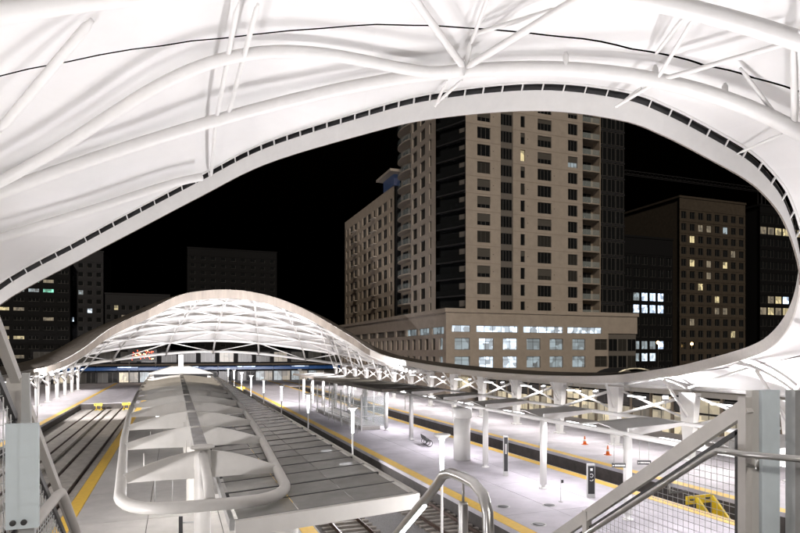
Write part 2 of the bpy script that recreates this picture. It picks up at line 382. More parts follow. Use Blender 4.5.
for k in range(len(ROOF)):
    ids = list(range(k*NSUB, k*NSUB+NSUB+1))
    rows1, rows2 = [], []
    for i in ids:
        ts = lerp_tab(SEAM, i if i < NR else 0); f = Vector(S(i, 0)); o = Vector(S(i, 1)); dt = .06/(o-f).length
        rows1.append([S(i, (ts-dt)*j/7) for j in range(8)])
        tm = tmax(i)
        rows2.append([S(i, ts+dt+(tm-ts-dt)*j/16) for j in range(17)])
    MB().grid(rows1).build('membrane_panel', 'fabric', hall)
    MB().grid(rows2).build('membrane_panel', 'fabric', hall)
    if k >= 15:                        # added skin, dark to hold down the sun's light on the membrane's top
        MB().grid([[(q[0], q[1], q[2]+.07+.10*min(1, j/3)) for j, q in enumerate([S(i, .002+(tmax(i)-.002)*j/14) for j in range(15)])] for i in ids]).build('outer_shade_skin', 'shade_skin', hall)
    # fascia below the roof edge: pale lining on the hall side, weathered grey outside
    def off(p, i, d):
        o = OU[i % NR]; dx, dy = o[0]-p[0], o[1]-p[1]; L = math.hypot(dx, dy)
        return (p[0]+dx/L*d, p[1]+dy/L*d, p[2])
    lin, out = MB(), MB()
    lin.grid([[off(RB[i % NR], i, .03), off(RT[i % NR], i, .03)] for i in ids])
    out.grid([[off(RB[i % NR], i, .03), off(RB[i % NR], i, -.05), (*off(RT[i % NR], i, -.05)[:2], RT[i % NR][2]+cowl(i)), (*off(RT[i % NR], i, -.01)[:2], RT[i % NR][2]+cowl(i))] for i in ids], False)
    MB().grid([[off(RT[i % NR], i, -.02), (*off(RT[i % NR], i, -.02)[:2], RT[i % NR][2]+cowl(i)-.005)] for i in ids]).build('slot_shade', 'black', hall)  # black strip gives the slot the darkness of an open gap
    lin.build('fascia_lining', 'white_steel', hall); out.build('fascia_panel', 'painted_grey' if 15 <= k <= 24 else 'rim_grey', hall)
    MB().tube([S(i, 0) for i in ids], .07, 6, cap=False).build('edge_tube', 'white_steel', hall)
    MB().tube([OU[i % NR] for i in ids], .2, 8, cap=False).build('eave_beam', 'white_steel', hall)
# clips that hold the fascia across the open slot
acc = 0; n_clip = 0
for i in range(NR):
    a, b = Vector(RT[i]), Vector(RT[(i+1) % NR]); L = (b-a).length; fa, fb = Vector(FE[i]), Vector(FE[(i+1) % NR])
    near = i < 110
    step = 1.0 if near else 2.4
    while acc < L and n_clip < 290:
        q = acc/L
        MB().bar(a.lerp(b, q)+Vector((0,0,-.08)), fa.lerp(fb, q)+Vector((0,0,.02)), .1, .06, (b-a)).build('clip', 'white_steel', hall)
        acc += step; n_clip += 1
    acc -= L
for pts, r in ROOF_TUBES:
    MB().tube(catmull(pts, 5), r, 18).build('arch_chord', 'white_steel', hall)
for a, b, r in ROOF_STRUTS:
    A, B = Vector(a), Vector(b); L = (B-A).length; d = (B-A)/L; e = min(.35, L*.2)
    MB().tube([A, A+d*e*.4, A+d*e, B-d*e, B-d*e*.4, B], [r*.55, r*.6, r, r, r*.6, r*.55], 12).build('web_strut', 'white_steel', hall)
# far arch: chords, ribs, diagonals hung under the membrane
def low(i, t, d):
    p = S(i, t); return (p[0], p[1], p[2]-d)
LV = [.02, .15, .29, .43, .57, .71, .85, .985]
ribs = list(range(26*6, 36*6+1, 6))
def hang(t): return .5+1.5*math.sin(math.pi*min(1, t+.1))
for t in LV:
    MB().tube([low(i, t, hang(t)) for i in range(24*6, 37*6+1, 2)], .27 if t < .9 else .22, 8).build('arch_chord', 'white_steel', hall)
for q, i in enumerate(ribs):
    MB().tube([low(i, t/12, hang(t/12)) for t in range(13)], .2, 8).build('arch_rib', 'white_steel', hall)
    for j in range(len(LV)-1):
        if q < len(ribs)-1:
            a, b = (low(i, LV[j], hang(LV[j])), low(ribs[q+1], LV[j+1], hang(LV[j+1])))
            if (q+j) % 2: a, b = low(ribs[q+1], LV[j], hang(LV[j])), low(i, LV[j+1], hang(LV[j+1]))
            MB().tube([a, b], .11, 6).build('web_strut', 'white_steel', hall)
        MB().tube([low(i, LV[j], hang(LV[j])), S(i, LV[j])], .06, 6).build('web_post', 'white_steel', hall)
# side bands: rakers and braces from each supporting column up to the rim
def station(y, side):
    rng = range(96, 172) if side > 0 else range(198, 252)
    return min(rng, key=lambda i: abs(OU[i][1]-y))
for side, cx, y0, y1 in ((1, 35.6, 10, 142), (-1, -19.1, 46, 142)):
    y = y0; prev = None
    while y <= y1:
        c = MB(); w0, w1 = .3, .78
        c.hexa([(cx-.2,y-w0,0),(cx+.2,y-w0,0),(cx+.2,y+w0,0),(cx-.2,y+w0,0),(cx-.28,y-w1,5.0),(cx+.28,y-w1,5.0),(cx+.28,y+w1,5.0),(cx-.28,y+w1,5.0)])
        c.box(cx-.45, y-.45, 0.004, cx+.45, y+.45, .1)
        c.build('support_column', 'white_steel', hall)
        i = station(y, side)
        MB().tube([low(i, t/8, .38) for t in range(1, 9)], .12, 8).build('raker', 'white_steel', hall)
        MB().tube([(cx, y, 3.0), low(i, .35, .4)], .11, 8).build('brace', 'white_steel', hall)
        if prev is not None:
            MB().tube([(cx, prev+.3, 4.7), (cx, y-.2, 2.6)], .13, 8).build('brace', 'white_steel', hall)
            MB().tube([(cx, y-.3, 4.8), (cx, prev+.9, 3.2)], .1, 8).build('brace', 'white_steel', hall)
            MB().tube([low(station(prev, side), .3, .38), low(i, .85, .38)], .08, 8).build('brace', 'white_steel', hall)
        prev = y; y += 8
for y in (-10, 8, 22, 34, 40.5):        # columns that carry the near end of the roof
    c = MB().hexa([(-19.3,y-.26,0),(-18.9,y-.26,0),(-18.9,y+.26,0),(-19.3,y+.26,0),(-19.38,y-.48,5.0),(-18.82,y-.48,5.0),(-18.82,y+.48,5.0),(-19.38,y+.48,5.0)])
    c.build('support_column', 'white_steel', hall)
for y in (-8,):
    MB().hexa([(35.4,y-.26,0),(35.8,y-.26,0),(35.8,y+.26,0),(35.4,y+.26,0),(35.32,y-.48,5.0),(35.88,y-.48,5.0),(35.88,y+.48,5.0),(35.32,y+.48,5.0)]).build('support_column', 'white_steel', hall)

# ------------------------------------------------------------------ floodlights fixed to the hall, plus added ones on stands and ground
def flood(loc, aim, power, size, label, group, color=(1, .965, .985), spread=165, big=1.0):
    f = thing('floodlight', label, 'floodlight', loc, 0, group)
    d = (Vector(aim)-Vector(loc)).normalized()
    q = d.to_track_quat('Z', 'Y')
    hd = MB().box(-.22, -.16, -.26, .22, .16, 0); ho = hd.build('housing', 'grey_steel', f); ho.rotation_euler = q.to_euler()
    ln = MB().box(-.19, -.13, .002, .19, .13, .012).build('lens', 'soft_lamp', f); ln.rotation_euler = q.to_euler()
    MB().tube([(0,0,-.75), (0,0,-.2)], .035, 8).build('bracket', 'grey_steel', f)
    ld = bpy.data.lights.new('flood_beam', 'AREA'); ld.shape = 'DISK'; ld.size = size; ld.energy = power; ld.color = color; ld.spread = R(spread)
    lo = link('flood_beam', ld, f, d*.06); lo.rotation_euler = (-d).to_track_quat('Z', 'Y').to_euler()
    f.scale = (big, big, big)
    return f
FL = ('white floodlight on a hall column aimed up at the membrane', 'floodlights on the hall columns')
for k, y in enumerate(range(10, 100, 8)):
    far = False
    if y < 18: continue
    flood((34.5, y+1.2, 4.6), (26, y, 14) if far else (24, y-10, 17) if y < 36 else (33.2, y+1, 8), 420 if far else 1000 if y < 36 else 1300, .4, *FL)
for k, y in enumerate(range(46, 100, 8)):
    far = False
    flood((-18.0, y+1.2, 4.6), (-9, y, 14) if far else (-17, y+1, 8), 420 if far else 1200, .4, *FL)
for y, pw in ((-10, 700), (8, 800), (34, 420), (40.5, 420)):
    flood((-17.9, y+1.2, 4.6), (-4, min(y, 30), 17), pw, .4, *FL, big=1.8)
FT = ('added white floodlight on a tall thin stand at a platform edge facing the far arch', 'added floodlights facing the far arch')
for x, y in ((-14.6, 78), (15.6, 80), (30.0, 78)):  # added stands, light the far arch's chords from the front
    f = flood((x, y, 5.6), (8, 128, 14.0), 6500, .4, *FT, spread=95)
    MB().tube([(0, 0, -5.59), (0, 0, -.7)], .05, 8).build('stand', 'grey_steel', f)
FS = ('added white ground floodlight between the tracks aimed up at the roof', 'added ground floodlights for the roof')
for x, y, z, tx, ty, pw in ((-8.85, 13, .1, -5, 26, 1600), (10.6, 12, .0, 10, 24, 1600), (10.6, 38.5, .0, 8, 24, 1250), (10.6, 44, .0, 13, 24, 1200)):  # added floodlights, kept out of view, fill light for the near roof
    flood((x, y, z-.15+.9), (tx, ty, 20), pw, .5, *FS, big=2.4)
flood((19.6, 11.5, .8), (20, 18, 19), 1450, .5, 'added white ground floodlight beside a canopy column near the stair aimed at the roof', FS[1], big=2.0)  # one more added fill floodlight, out of view

# ------------------------------------------------------------------ canopy over the middle platform
CX = .8
def half_w(y): return lerp_tab([(0, 1.9), (16.5, 2.1), (29, 2.9), (42, 3.5), (60, 4.0), (100, 4.6), (120, 4.6)], y)
fin = thing('fin_canopy', 'long white tubular platform canopy with rows of curved fins and a glazed grey wing', 'canopy', (0, 0, 0))
loop = []
YN, YF = 17.6, 97.0
y = YF
while y > YN: loop.append((CX-half_w(y), y, 4.2)); y -= 2.2
for a in range(0, 181, 12):
    c, s = math.cos(R(a)), math.sin(R(a)); q = .5
    loop.append((CX-half_w(YN)*math.copysign(abs(c)**q, c), YN-2.0*abs(s)**1.1, 4.2))
y = YN
while y < YF: loop.append((CX+half_w(y), y, 4.2)); y += 2.2
for a in range(0, 181, 15):
    c, s = math.cos(R(a)), math.sin(R(a))
    loop.append((CX+half_w(YF)*c, YF+1.5*s, 4.2))
cl = [loop[0]]
for p in loop[1:]:
    if (Vector(p)-Vector(cl[-1])).length > .05: cl.append(p)
MB().tube(cl, .155, 12, closed=True).build('edge_tube', 'cream_steel', fin)
FY = [19.6+6.6*k for k in range(12)]
for k, y in enumerate(FY):
    for s in (-1, 1):
        w = half_w(y); prof = []
        N = 12
        for j in range(N+1):
            u = j/N; x = .18+(w-.22)*u
            prof.append((CX+s*x, 4.14+.80*math.cos(u*1.25)*(1-.18*u)))
        for j in range(N, -1, -1):
            u = j/N; x = .18+(w-.22)*u
            prof.append((CX+s*x, 4.09+.02*math.sin(u*3.14)))
        if s > 0: prof.reverse()
        MB().prism(prof, y-.03, y+.03).build('fin', 'cream_steel', fin)
    if k % 2 == 0:
        MB().lathe([(.34,0),(.34,.08),(.26,.1),(.24,4.3),(.27,4.45),(.24,4.95),(.15,5.0)], (CX, y, 0.004), 16).build('post', 'cream_steel', fin)
    else:
        MB().lathe([(.12,0),(.2,.05),(.2,.8),(.1,.85)], (CX, y, 4.1), 14).build('hub', 'cream_steel', fin)
    if k < len(FY)-1:
        n = 6
        for j in range(n):
            a = y+.25+(6.1)*j/n
            MB().box(CX-.21, a+.02, 4.86, CX+.21, a+6.1/n-.03, 4.91).build('spine_grating', 'grey_panel', fin)
        MB().box(CX-.08, y+.15, 4.55, CX+.08, y+6.45, 4.84).build('spine_beam', 'cream_steel', fin)
MB().lathe([(.36,0),(.36,.06),(.3,.09),(.1,.1)], (CX, FY[0], 5.02), 20).build('hub_cap', 'cream_steel', fin)
MB().tube([(CX, FY[0]-.1, 4.85), (CX+.02, 17.4, 4.62), (CX+.03, 15.75, 4.25)], .13, 12).build('nose_tube', 'cream_steel', fin)
for y in (24.5, 31, 44, 57):                        # slim lamps slung below the fins
    MB().box(CX-2.0, y-.06, 3.55, CX-.3, y+.06, 3.63).build('lamp_bar', 'soft_lamp', fin)
    MB().tube([(CX-1.9, y, 3.63), (CX-1.9, y, 4.2)], .02, 6).build('hanger', 'cream_steel', fin)
    MB().tube([(CX-.4, y, 3.63), (CX-.4, y, 4.6)], .02, 6).build('hanger', 'cream_steel', fin)
# glazed wing
GX0, GX1, GZ0, GZ1, GY = 1.36, 6.05, 3.86, 4.15, 15.0
def gz(x): return GZ0+(GZ1-GZ0)*(x-GX0)/(GX1-GX0)
nr = 27
for j in range(nr):
    ya = GY+.12+j*3.0
    for i in range(3):
        xa = GX0+.08+(GX1-GX0-.16)*i/3; xb = GX0+.08+(GX1-GX0-.16)*(i+1)/3
        h0, h1 = gz(xa)+.03, gz(xb)+.03; tl = random.uniform(-.006, .006)
        MB().hexa([(xa+.015,ya+.08,h0-.02),(xb-.015,ya+.08,h1-.02),(xb-.015,ya+2.92,h1-.02+tl),(xa+.015,ya+2.92,h0-.02+tl),
                   (xa+.015,ya+.08,h0),(xb-.015,ya+.08,h1),(xb-.015,ya+2.92,h1+tl),(xa+.015,ya+2.92,h0+tl)]).build('glass_panel', 'roof_glass', fin)
    MB().hexa([(GX0,ya+1.48,GZ0+.032),(GX1,ya+1.48,GZ1+.032),(GX1,ya+1.52,GZ1+.032),(GX0,ya+1.52,GZ0+.032),(GX0,ya+1.48,GZ0+.05),(GX1,ya+1.48,GZ1+.05),(GX1,ya+1.52,GZ1+.05),(GX0,ya+1.52,GZ0+.05)]).build('glazing_bar', 'dark_steel', fin)
    MB().hexa([(GX0,ya-.05,GZ0-.14),(GX1,ya-.05,GZ1-.14),(GX1,ya+.05,GZ1-.14),(GX0,ya+.05,GZ0-.14),(GX0,ya-.05,GZ0+.045),(GX1,ya-.05,GZ1+.045),(GX1,ya+.05,GZ1+.045),(GX0,ya+.05,GZ0+.045)]).build('glazing_bar', 'dark_steel', fin)
ye = GY+nr*3+.3
MB().hexa([(GX0,GY-.12,GZ0-.34),(GX1,GY-.12,GZ1-.34),(GX1,GY+.06,GZ1-.34),(GX0,GY+.06,GZ0-.34),(GX0,GY-.12,GZ0+.06),(GX1,GY-.12,GZ1+.06),(GX1,GY+.06,GZ1+.06),(GX0,GY+.06,GZ0+.06)]).build('front_fascia', 'cream_steel', fin)
MB().box(GX1+.004, GY-.12, GZ1-.2, GX1+.1, ye, GZ1+.07).build('side_fascia', 'cream_steel', fin)
MB().box(GX0-.12, GY+.08, GZ0-.2, GX0-.004, ye, GZ0+.05).build('gutter', 'grey_steel', fin)
for y in range(18, 96, 13):
    MB().bar((CX+.1, y+1.6, 3.4), (GX1-.2, y+1.6, GZ1-.3), .14, .3).build('wing_bracket', 'cream_steel', fin)
    MB().tube([(3.7, y+1.6, .01), (3.7, y+1.6, gz(3.7)-.3)], .09, 10).build('post', 'cream_steel', fin)
# clerestory box at the far end of the canopy
MB().box(CX-3.6, 91.5, 4.25, CX+3.6, 97.5, 4.85).build('end_box', 'black', fin)
MB().hexa([(CX-4.4,91,4.86),(CX+4.4,91,4.86),(CX+4.4,99,4.86),(CX-4.4,99,4.86),(CX-1.2,92.5,5.9),(CX+1.2,92.5,5.9),(CX+1.2,98,5.9),(CX-1.2,98,5.9)]).build('end_roof', 'cream_steel', fin)
MB().box(CX-.35, 93, 5.91, CX+.35, 94, 7.6).build('end_mast', 'cream_steel', fin)

# ------------------------------------------------------------------ canopy over the right platform
rc = thing('tube_canopy', 'white tubular canopy on round columns over the right platform', 'canopy', (0, 0, 0))
XA, ZA, XB, ZB = 20.25, 4.05, 23.8, 4.42
MB().tube([(XA, 8, ZA), (XA, 101, ZA)], .13, 12).build('edge_tube', 'white_steel', rc)
MB().tube([(XB, 8, ZB), (XB, 101, ZB)], .11, 12).build('edge_tube', 'white_steel', rc)
y = 9.0; k = 0
while y < 101:
    if y != 44: MB().lathe([(.26,0),(.26,.05),(.12,.06),(.12,.22),(.2,.25),(.2,4.0)], (XA-.02, y, .004), 18).build('post', 'white_steel', rc)
    # tapered outrigger plate from the post to the far tube
    MB().hexa([(XA,y-.05,ZA-.12),(XB,y-.05,ZB-.06),(XB,y+.05,ZB-.06),(XA,y+.05,ZA-.12),(XA,y-.05,ZA+.32),(XB,y-.05,ZB+.1),(XB,y+.05,ZB+.1),(XA,y+.05,ZA+.32)]).build('outrigger', 'white_steel', rc)
    if y < 52:
        # inclined shade plate in each bay
        for (p0, p1, q0, q1, h0, h1) in ((.3, 2.3, .3, 1.7, .06, .32), (2.34, 4.3, 1.74, 3.1, .32, .06)):
            MB().hexa([(XA+.15,y+p0,ZA+h0-.05),(XB-.12,y+q0,ZB+h0*.5-.05),(XB-.12,y+q1,ZB+h1*.5-.05),(XA+.15,y+p1,ZA+h1-.05),
                       (XA+.15,y+p0,ZA+h0),(XB-.12,y+q0,ZB+h0*.5),(XB-.12,y+q1,ZB+h1*.5),(XA+.15,y+p1,ZA+h1)]).build('shade_plate', 'white_steel', rc)
    y += 7; k += 1
for j in range(15):
    ya = 55+j*3.05
    for i in range(2):
        xa = 18.7+i*2.55
        MB().box(xa+.015, ya+.015, 4.28, xa+2.535, ya+3.03, 4.36).build('roof_panel', 'grey_panel', rc)
MB().box(18.58, 55, 4.12, 18.69, 100.8, 4.42).build('side_fascia', 'rim_grey', rc)
MB().box(18.7, 54.86, 4.12, 23.8, 54.99, 4.42).build('front_fascia', 'rim_grey', rc)
for y in range(12, 100, 7):                          # lamps under the canopy
    MB().box(XA+.5, y+.2, ZA-.02+.0, XA+.7, y+2.6, ZA+.0+.03).build('lamp_bar', 'soft_lamp', rc)
def area(name, loc, size, power, parent, color=(.985, .94, 1.0)):
    ld = bpy.data.lights.new(name, 'AREA'); ld.shape = 'RECTANGLE'; ld.size, ld.size_y = size; ld.energy = power; ld.color = color
    return link(name, ld, parent, loc)
for y in range(16, 100, 14):
    area('canopy_lamp', (XA+.6, y, ZA-.06), (.25, 8), 500, rc)

for y in range(14, 140, 8):                          # added lamp bars under the eaves, brighten the platforms
    MB().box(34.2, y-.9, 4.42, 34.4, y+.9, 4.5).build('lamp_bar', 'soft_lamp', hall); area('eave_fill', (34.3, y, 4.38), (.25, 1.8), 380, hall, (1, .95, .92))
for y in range(34, 140, 8):
    MB().box(-17.9, y-.9, 4.42, -17.7, y+.9, 4.5).build('lamp_bar', 'soft_lamp', hall); area('eave_fill', (-17.8, y, 4.38), (.25, 1.8), 300, hall, (1, .95, .92))
for y in (24.5, 31, 44, 57, 70, 83):
    area('fin_lamp', (CX-1.1, y, 3.5), (1.6, .2), 90, fin, (1, .95, .9)); area('wing_lamp', (3.2, y, 3.6), (.3, 2.0), 110, fin, (1, .95, .9))
# ------------------------------------------------------------------ lamp columns between the tracks
lp = thing('lamp_column', 'slim white lamp column with a glowing flared head standing between the tracks', 'lamp', (10.6, 23.2, -.93), 0, 'lamp columns between the tracks')
MB().lathe([(.18,0),(.18,.04),(.06,.06),(.055,3.72),(.09,3.76)], (0,0,0), 14).build('pole', 'white_steel', lp)
MB().lathe([(.075,3.78),(.085,4.4),(.09,5.15),(.13,5.25)], (0,0,0), 16).build('lantern', 'lamp', lp)
MB().lathe([(.14,5.252),(.36,5.40),(.36,5.45),(.05,5.47)], (0,0,0), 18).build('cap', 'white_steel', lp)
for k in range(1, 9):
    c = copy_tree(lp); c.location = (10.6, 23.2+13.65*k, -.93)
# ------------------------------------------------------------------ things on the platforms
vent = thing('ventilation_drum', 'stout white drum with a wider cap among the canopy columns', 'vent', (20.0, 40.2, .004))
MB().lathe([(.62,0),(.62,3.1)], n=24).build('drum', 'white_steel', vent)
MB().lathe([(.70,3.11),(.74,3.2),(.74,3.75),(.66,3.85),(.2,3.9)], n=24).build('cap', 'white_steel', vent)

bench = thing('bench', 'dark metal platform bench with slatted seat and wheel-like end frames', 'bench', (20.2, 47.3, .004), R(80))
for s in (-.85, 0, .85):
    b = MB(); b.tube([(s, .28*math.cos(R(a)), .30+.28*math.sin(R(a))) for a in range(0, 360, 24)], .025, 6, closed=True); b.build('end_frame', 'dark_steel', bench)
for j in range(4): MB().box(-.95, -.25+j*.13, .44, .95, -.15+j*.13, .47).build('seat_slat', 'dark_steel', bench)
for j in range(3): MB().box(-.95, .27+j*.02, .55+j*.12, .95, .30+j*.02, .65+j*.12).build('back_slat', 'dark_steel', bench)

def pylon(loc, h, w, label, emblem):
    p = thing('information_pylon', label, 'pylon', loc, R(-20))
    MB().box(-w/2, -.09, 0, w/2, .09, h).build('body', 'grey_steel', p)
    MB().box(-w/2+.03, -.105, h*.12, w/2-.03, -.092, h-.1).build('display', 'black', p)
    if emblem:
        MB().box(-.06, -.115, h-.36, .07, -.107, h-.22).build('pictogram', 'white_steel', p)
        MB().tube([(.09*math.cos(R(a)), -.112, h-.62+.09*math.sin(R(a))) for a in range(-140, 141, 20)], .016, 6).build('pictogram', 'white_steel', p)
        MB().tube([(.09*math.cos(R(a)), -.112, h-.85+.06*math.sin(R(a))) for a in range(-160, 21, 20)], .016, 6).build('pictogram', 'white_steel', p)
    else:
        MB().box(-.05, -.115, h*.55, .05, -.107, h*.8).build('pictogram', 'grey_panel', p)
    return p
pylon((20.0, 33.9, .004), 2.6, .30, 'tall slim black pylon between two canopy columns on the right platform', False)
pylon((21.4, 27.2, .004), 1.85, .42, 'short black pylon with a white pictogram beside a canopy column', True)
sp = thing('sign_post', 'thin grey post with a small plate on the right platform', 'post', (19.3, 27.0, .004))
MB().lathe([(.12,0),(.12,.02),(.022,.03),(.022,1.25)], n=10).build('pole', 'grey_steel', sp)
MB().box(.02, -.02, 1.0, .16, .0, 1.16).build('plate', 'dark_steel', sp)
for x, y, lb in ((15.9, 27.2, 'round dark drain cover beside the yellow strip, between two others'), (18.3, 26.6, 'round dark drain cover nearest the short black pylon'), (15.8, 23.8, 'round dark drain cover touching the yellow strip ahead of the stair railing')):
    m = thing('drain_cover', lb, 'drain cover', (x, y, .004), 0, 'drain covers on the right platform')
    MB().lathe([(.36,0),(.36,.012),(.30,.014)], n=22).build('ring', 'grey_steel', m)
    MB().lathe([(.29,.002),(.29,.018),(.1,.02)], n=22).build('lid', 'dark_steel', m)
def hang_sign(loc, w, h, rz, label, top):
    s = thing('hanging_sign', label, 'sign', loc, rz)
    MB().box(-w/2, -.04, 0, w/2, .04, h).build('board', 'black', s)
    for x in (-w*.35, w*.35): MB().tube([(x, 0, h), (x, 0, top)], .015, 6).build('hanger', 'grey_steel', s)
    a = MB().box(-w*.46, -.052, h*.42, -w*.36, -.044, h*.56); a.hexa([(-w*.46-.0,-.05,h*.3),(-w*.44,-.05,h*.3),(-w*.44,-.046,h*.3),(-w*.46,-.046,h*.3),(-w*.49,-.05,h*.5),(-w*.47,-.05,h*.5),(-w*.47,-.046,h*.5),(-w*.49,-.046,h*.5)])
    a.build('arrow', 'white_steel', s)
    x = -w*.3
    while x < w*.42:
        d = random.uniform(.03, .06)*w; MB().box(x, -.052, h*.34, x+d, -.044, h*.66).build('letter', 'white_steel', s); x += d+.022*w
    return s
hang_sign((19.45, 22.7, 2.6), .62, .2, R(-24), 'black hanging sign with white lettering on the left of a canopy column', 1.4)
hang_sign((20.85, 22.6, 2.66), .62, .2, R(-24), 'black hanging sign with white lettering on the right of a canopy column', 1.4)
hang_sign((-.35, 21.4, 2.75), .8, .22, R(-12), 'black hanging sign with white lettering below the fin canopy', 1.4)
bl = thing('banner_sign', 'narrow upright black banner below the fin canopy beside its post', 'sign', (.18, 21.0, 1.25), R(-12))
MB().box(-.06, -.03, 0, .06, .03, 1.35).build('board', 'black', bl)
MB().box(-.06, .03, 1.1, .6, .06, 1.16).build('arm', 'grey_steel', bl)
# bumpers at the ends of the tracks
def bumper(loc, rz, label):
    b = thing('buffer_stop', label, 'buffer stop', loc, rz, 'yellow buffer stops at the track ends')
    for s in (-1, 1):
        x = s*.55
        MB().prism([(x-.09,0),(x+.09,0),(x+.07,1.35),(x-.07,1.35)], -.14, .14).build('upright', 'bumper_yellow', b)
        MB().bar((x, .15, 1.2), (x, 1.3, .08), .14, .16).build('strut', 'bumper_yellow', b)
        MB().hexa([(x-.03,.15,.1),(x+.03,.15,.1),(x+.03,1.2,.1),(x-.03,1.2,.1),(x-.03,.15,1.14),(x+.03,.15,1.14),(x+.03,.18,1.14),(x-.03,.18,1.14)]).build('side_plate', 'bumper_yellow', b)
        MB().lathe([(.16,0),(.2,.03),(.2,.1)], n=14).build('pad', 'dark_steel', b).location = (x, -.24, .98)
        b.children[-1].rotation_euler = (R(90), 0, 0)
    MB().box(-.95, -.22, .78, .95, .0-.145, 1.22).build('crossbeam', 'bumper_yellow', b)
    MB().box(-.8, .1, .02, .8, 1.4, .10).build('base_plate', 'bumper_yellow', b)
    return b
bumper((-10.75, 100, -.70), 0, 'yellow buffer stop closing the outer track beside the fin canopy platform').scale = (.6, .8, .85)
bumper((-6.95, 100, -.70), 0, 'yellow buffer stop closing the track right against the fin canopy platform').scale = (.6, .8, .85)
bumper((12.95, 131, -.62), 0, 'yellow buffer stop at the distant end of the lamp-lined track')
bumper((26.65, 24.6, -.98), R(180), 'yellow buffer stop in the dark track trough beyond the stair railing')
for x, y, lb in ((31.5, 38, 'orange traffic cone standing close to the dark track trough'), (33.2, 43, 'orange traffic cone standing nearer the hall columns')):
    c = thing('traffic_cone', lb, 'cone', (x, y, .004))
    MB().box(-.2, -.2, 0, .2, .2, .04).build('base', 'orange', c); MB().lathe([(.15,.041),(.04,.72),(.03,.74)], n=14).build('body', 'orange', c)
    MB().lathe([(.112,.3),(.088,.45)], n=14).build('band', 'white_steel', c)
# glazed lift and stair enclosure on the right platform
ge = thing('glass_enclosure', 'glazed stairwell box with white frames below the right canopy roof', 'enclosure', (17.6, 58, .004))
for yy in range(0, 25, 4):
    for xx in (0, 2.6): MB().box(xx-.06, yy-.06, 0, xx+.06, yy+.06, 3.7).build('post', 'white_steel', ge)
for yy in range(0, 24, 4):
    for xx in (0, 2.6):
        for zz in (.5, 1.5, 2.5):
            MB().box(xx-.012, yy+.07, zz+.03, xx+.012, yy+3.93, zz+.97).build('pane', 'clear_glass', ge)
            MB().box(xx-.03, yy+.06, zz-.03, xx+.03, yy+3.94, zz+.02).build('rail', 'white_steel', ge)
for xx in (0,):
    for zz in (.5, 1.5, 2.5):
        MB().box(.07, -.012, zz+.03, 2.53, .012, zz+.97).build('pane', 'clear_glass', ge); MB().box(.06, -.03, zz-.03, 2.54, .03, zz+.02).build('rail', 'white_steel', ge)
MB().box(.3, 1, 0, 2.3, 22, .45).build('stair_flight', 'painted_grey', ge)
# simple railing in front of it
gr = thing('guard_railing', 'low white railing with horizontal bars beside the glazed stairwell', 'railing', (16.9, 57, .004))
for yy in range(0, 13, 3): MB().tube([(0, yy, 0), (0, yy, 1.1)], .035, 8).build('post', 'white_steel', gr)
for zz in (.4, .75, 1.1): MB().tube([(0, 0, zz), (0, 12, zz)], .028, 8).build('bar', 'white_steel', gr)

# ------------------------------------------------------------------ footbridge landing, stair and railings in front
deck = struct('bridge_deck')
for i in range(9):
    MB().box(-1.2+i*1.1, -8, 6.2, -.11+i*1.1, 2.2, 6.4).build('deck_slab', 'concrete', deck)
stair = thing('stair_flight', 'concrete and steel stair going down from the footbridge landing', 'stair', (0, 0, 0))
for k in range(36):
    MB().box(-.5, 2.22+k*.25, 6.4-(k+1)*.174-.06, 3.5, 2.5+k*.25, 6.4-(k+1)*.174).build('tread', 'concrete', stair)
for x in (-.6, 3.5): MB().hexa([(x,2.22,5.8),(x+.06,2.22,5.8),(x+.06,11.3,-.3),(x,11.3,-.3),(x,2.22,6.35),(x+.06,2.22,6.35),(x+.06,11.3,.1),(x,11.3,.1)]).build('stringer', 'painted_grey', stair)

SL = .697
def guard(name, label, x, y0, ztop, posts, y1, bar_w, bar_h, matn):
    gd = thing(name, label, 'railing', (0, 0, 0))
    zt = lambda y: ztop-SL*(y-y0)
    MB().bar((x, y0-.02, zt(y0-.02)-bar_h/2), (x, y1, zt(y1)-bar_h/2), bar_w, bar_h).build('top_bar', matn, gd)
    for py, up in posts:
        MB().box(x-.03, py-.03, zt(py)-1.35, x+.03, py+.03, zt(py)+up).build('post', matn, gd)
    ys = [p[0] for p in posts]+[y1]
    for a, b in zip(ys, ys[1:]):
        a += .05; b -= .05
        fr = MB()
        fr.bar((x, a, zt(a)-.18), (x, b, zt(b)-.18), .02, .03); fr.bar((x, a, zt(a)-1.08), (x, b, zt(b)-1.08), .02, .03)
        fr.bar((x, a+.01, zt(a)-.18), (x, a+.01, zt(a)-1.08), .02, .02); fr.bar((x, b-.01, zt(b)-.18), (x, b-.01, zt(b)-1.08), .02, .02)
        fo = fr.build('mesh_frame', 'dark_steel', gd)
        ms = MB(); y = a+.02
        while y < b-.02:
            ms.tube([(x, y, zt(y)-.19), (x, y, zt(y)-1.07)], .0022, 4, cap=False); y += .05
        z = zt(a)-.2
        while z > zt(b)-1.08:
            ya = max(a, y0+(ztop-.19-z)/SL-.001); 
            yb = min(b, y0+(ztop-.19-z)/SL); ya2 = max(a, y0+(ztop-1.07-z)/SL)
            if yb > ya2+.02: ms.tube([(x, ya2, z), (x, yb, z)], .0022, 4, cap=False)
            z -= .05
        ms.build('wire_mesh', 'grey_steel', fo)
    return gd
rg = guard('stair_guard', 'grey sloping flat-bar stair guard with wire mesh infill on the right of the stair', 3.56, 2.94, 7.68, [(2.94, .02), (4.58, .0), (6.22, 0), (7.86, 0)], 9.5, .05, .1, 'painted_grey')
hr = MB().tube([(3.37,7.5,7.35-SL*4.51),(3.37,3.08,7.29),(3.37,2.99,7.345),(3.38,2.93,7.35),(3.42,2.82,7.345),(3.61,2.6,7.34),(3.9,2.42,7.34),(4.6,2.2,7.34)], .021, 14).build('handrail', 'stainless', rg)
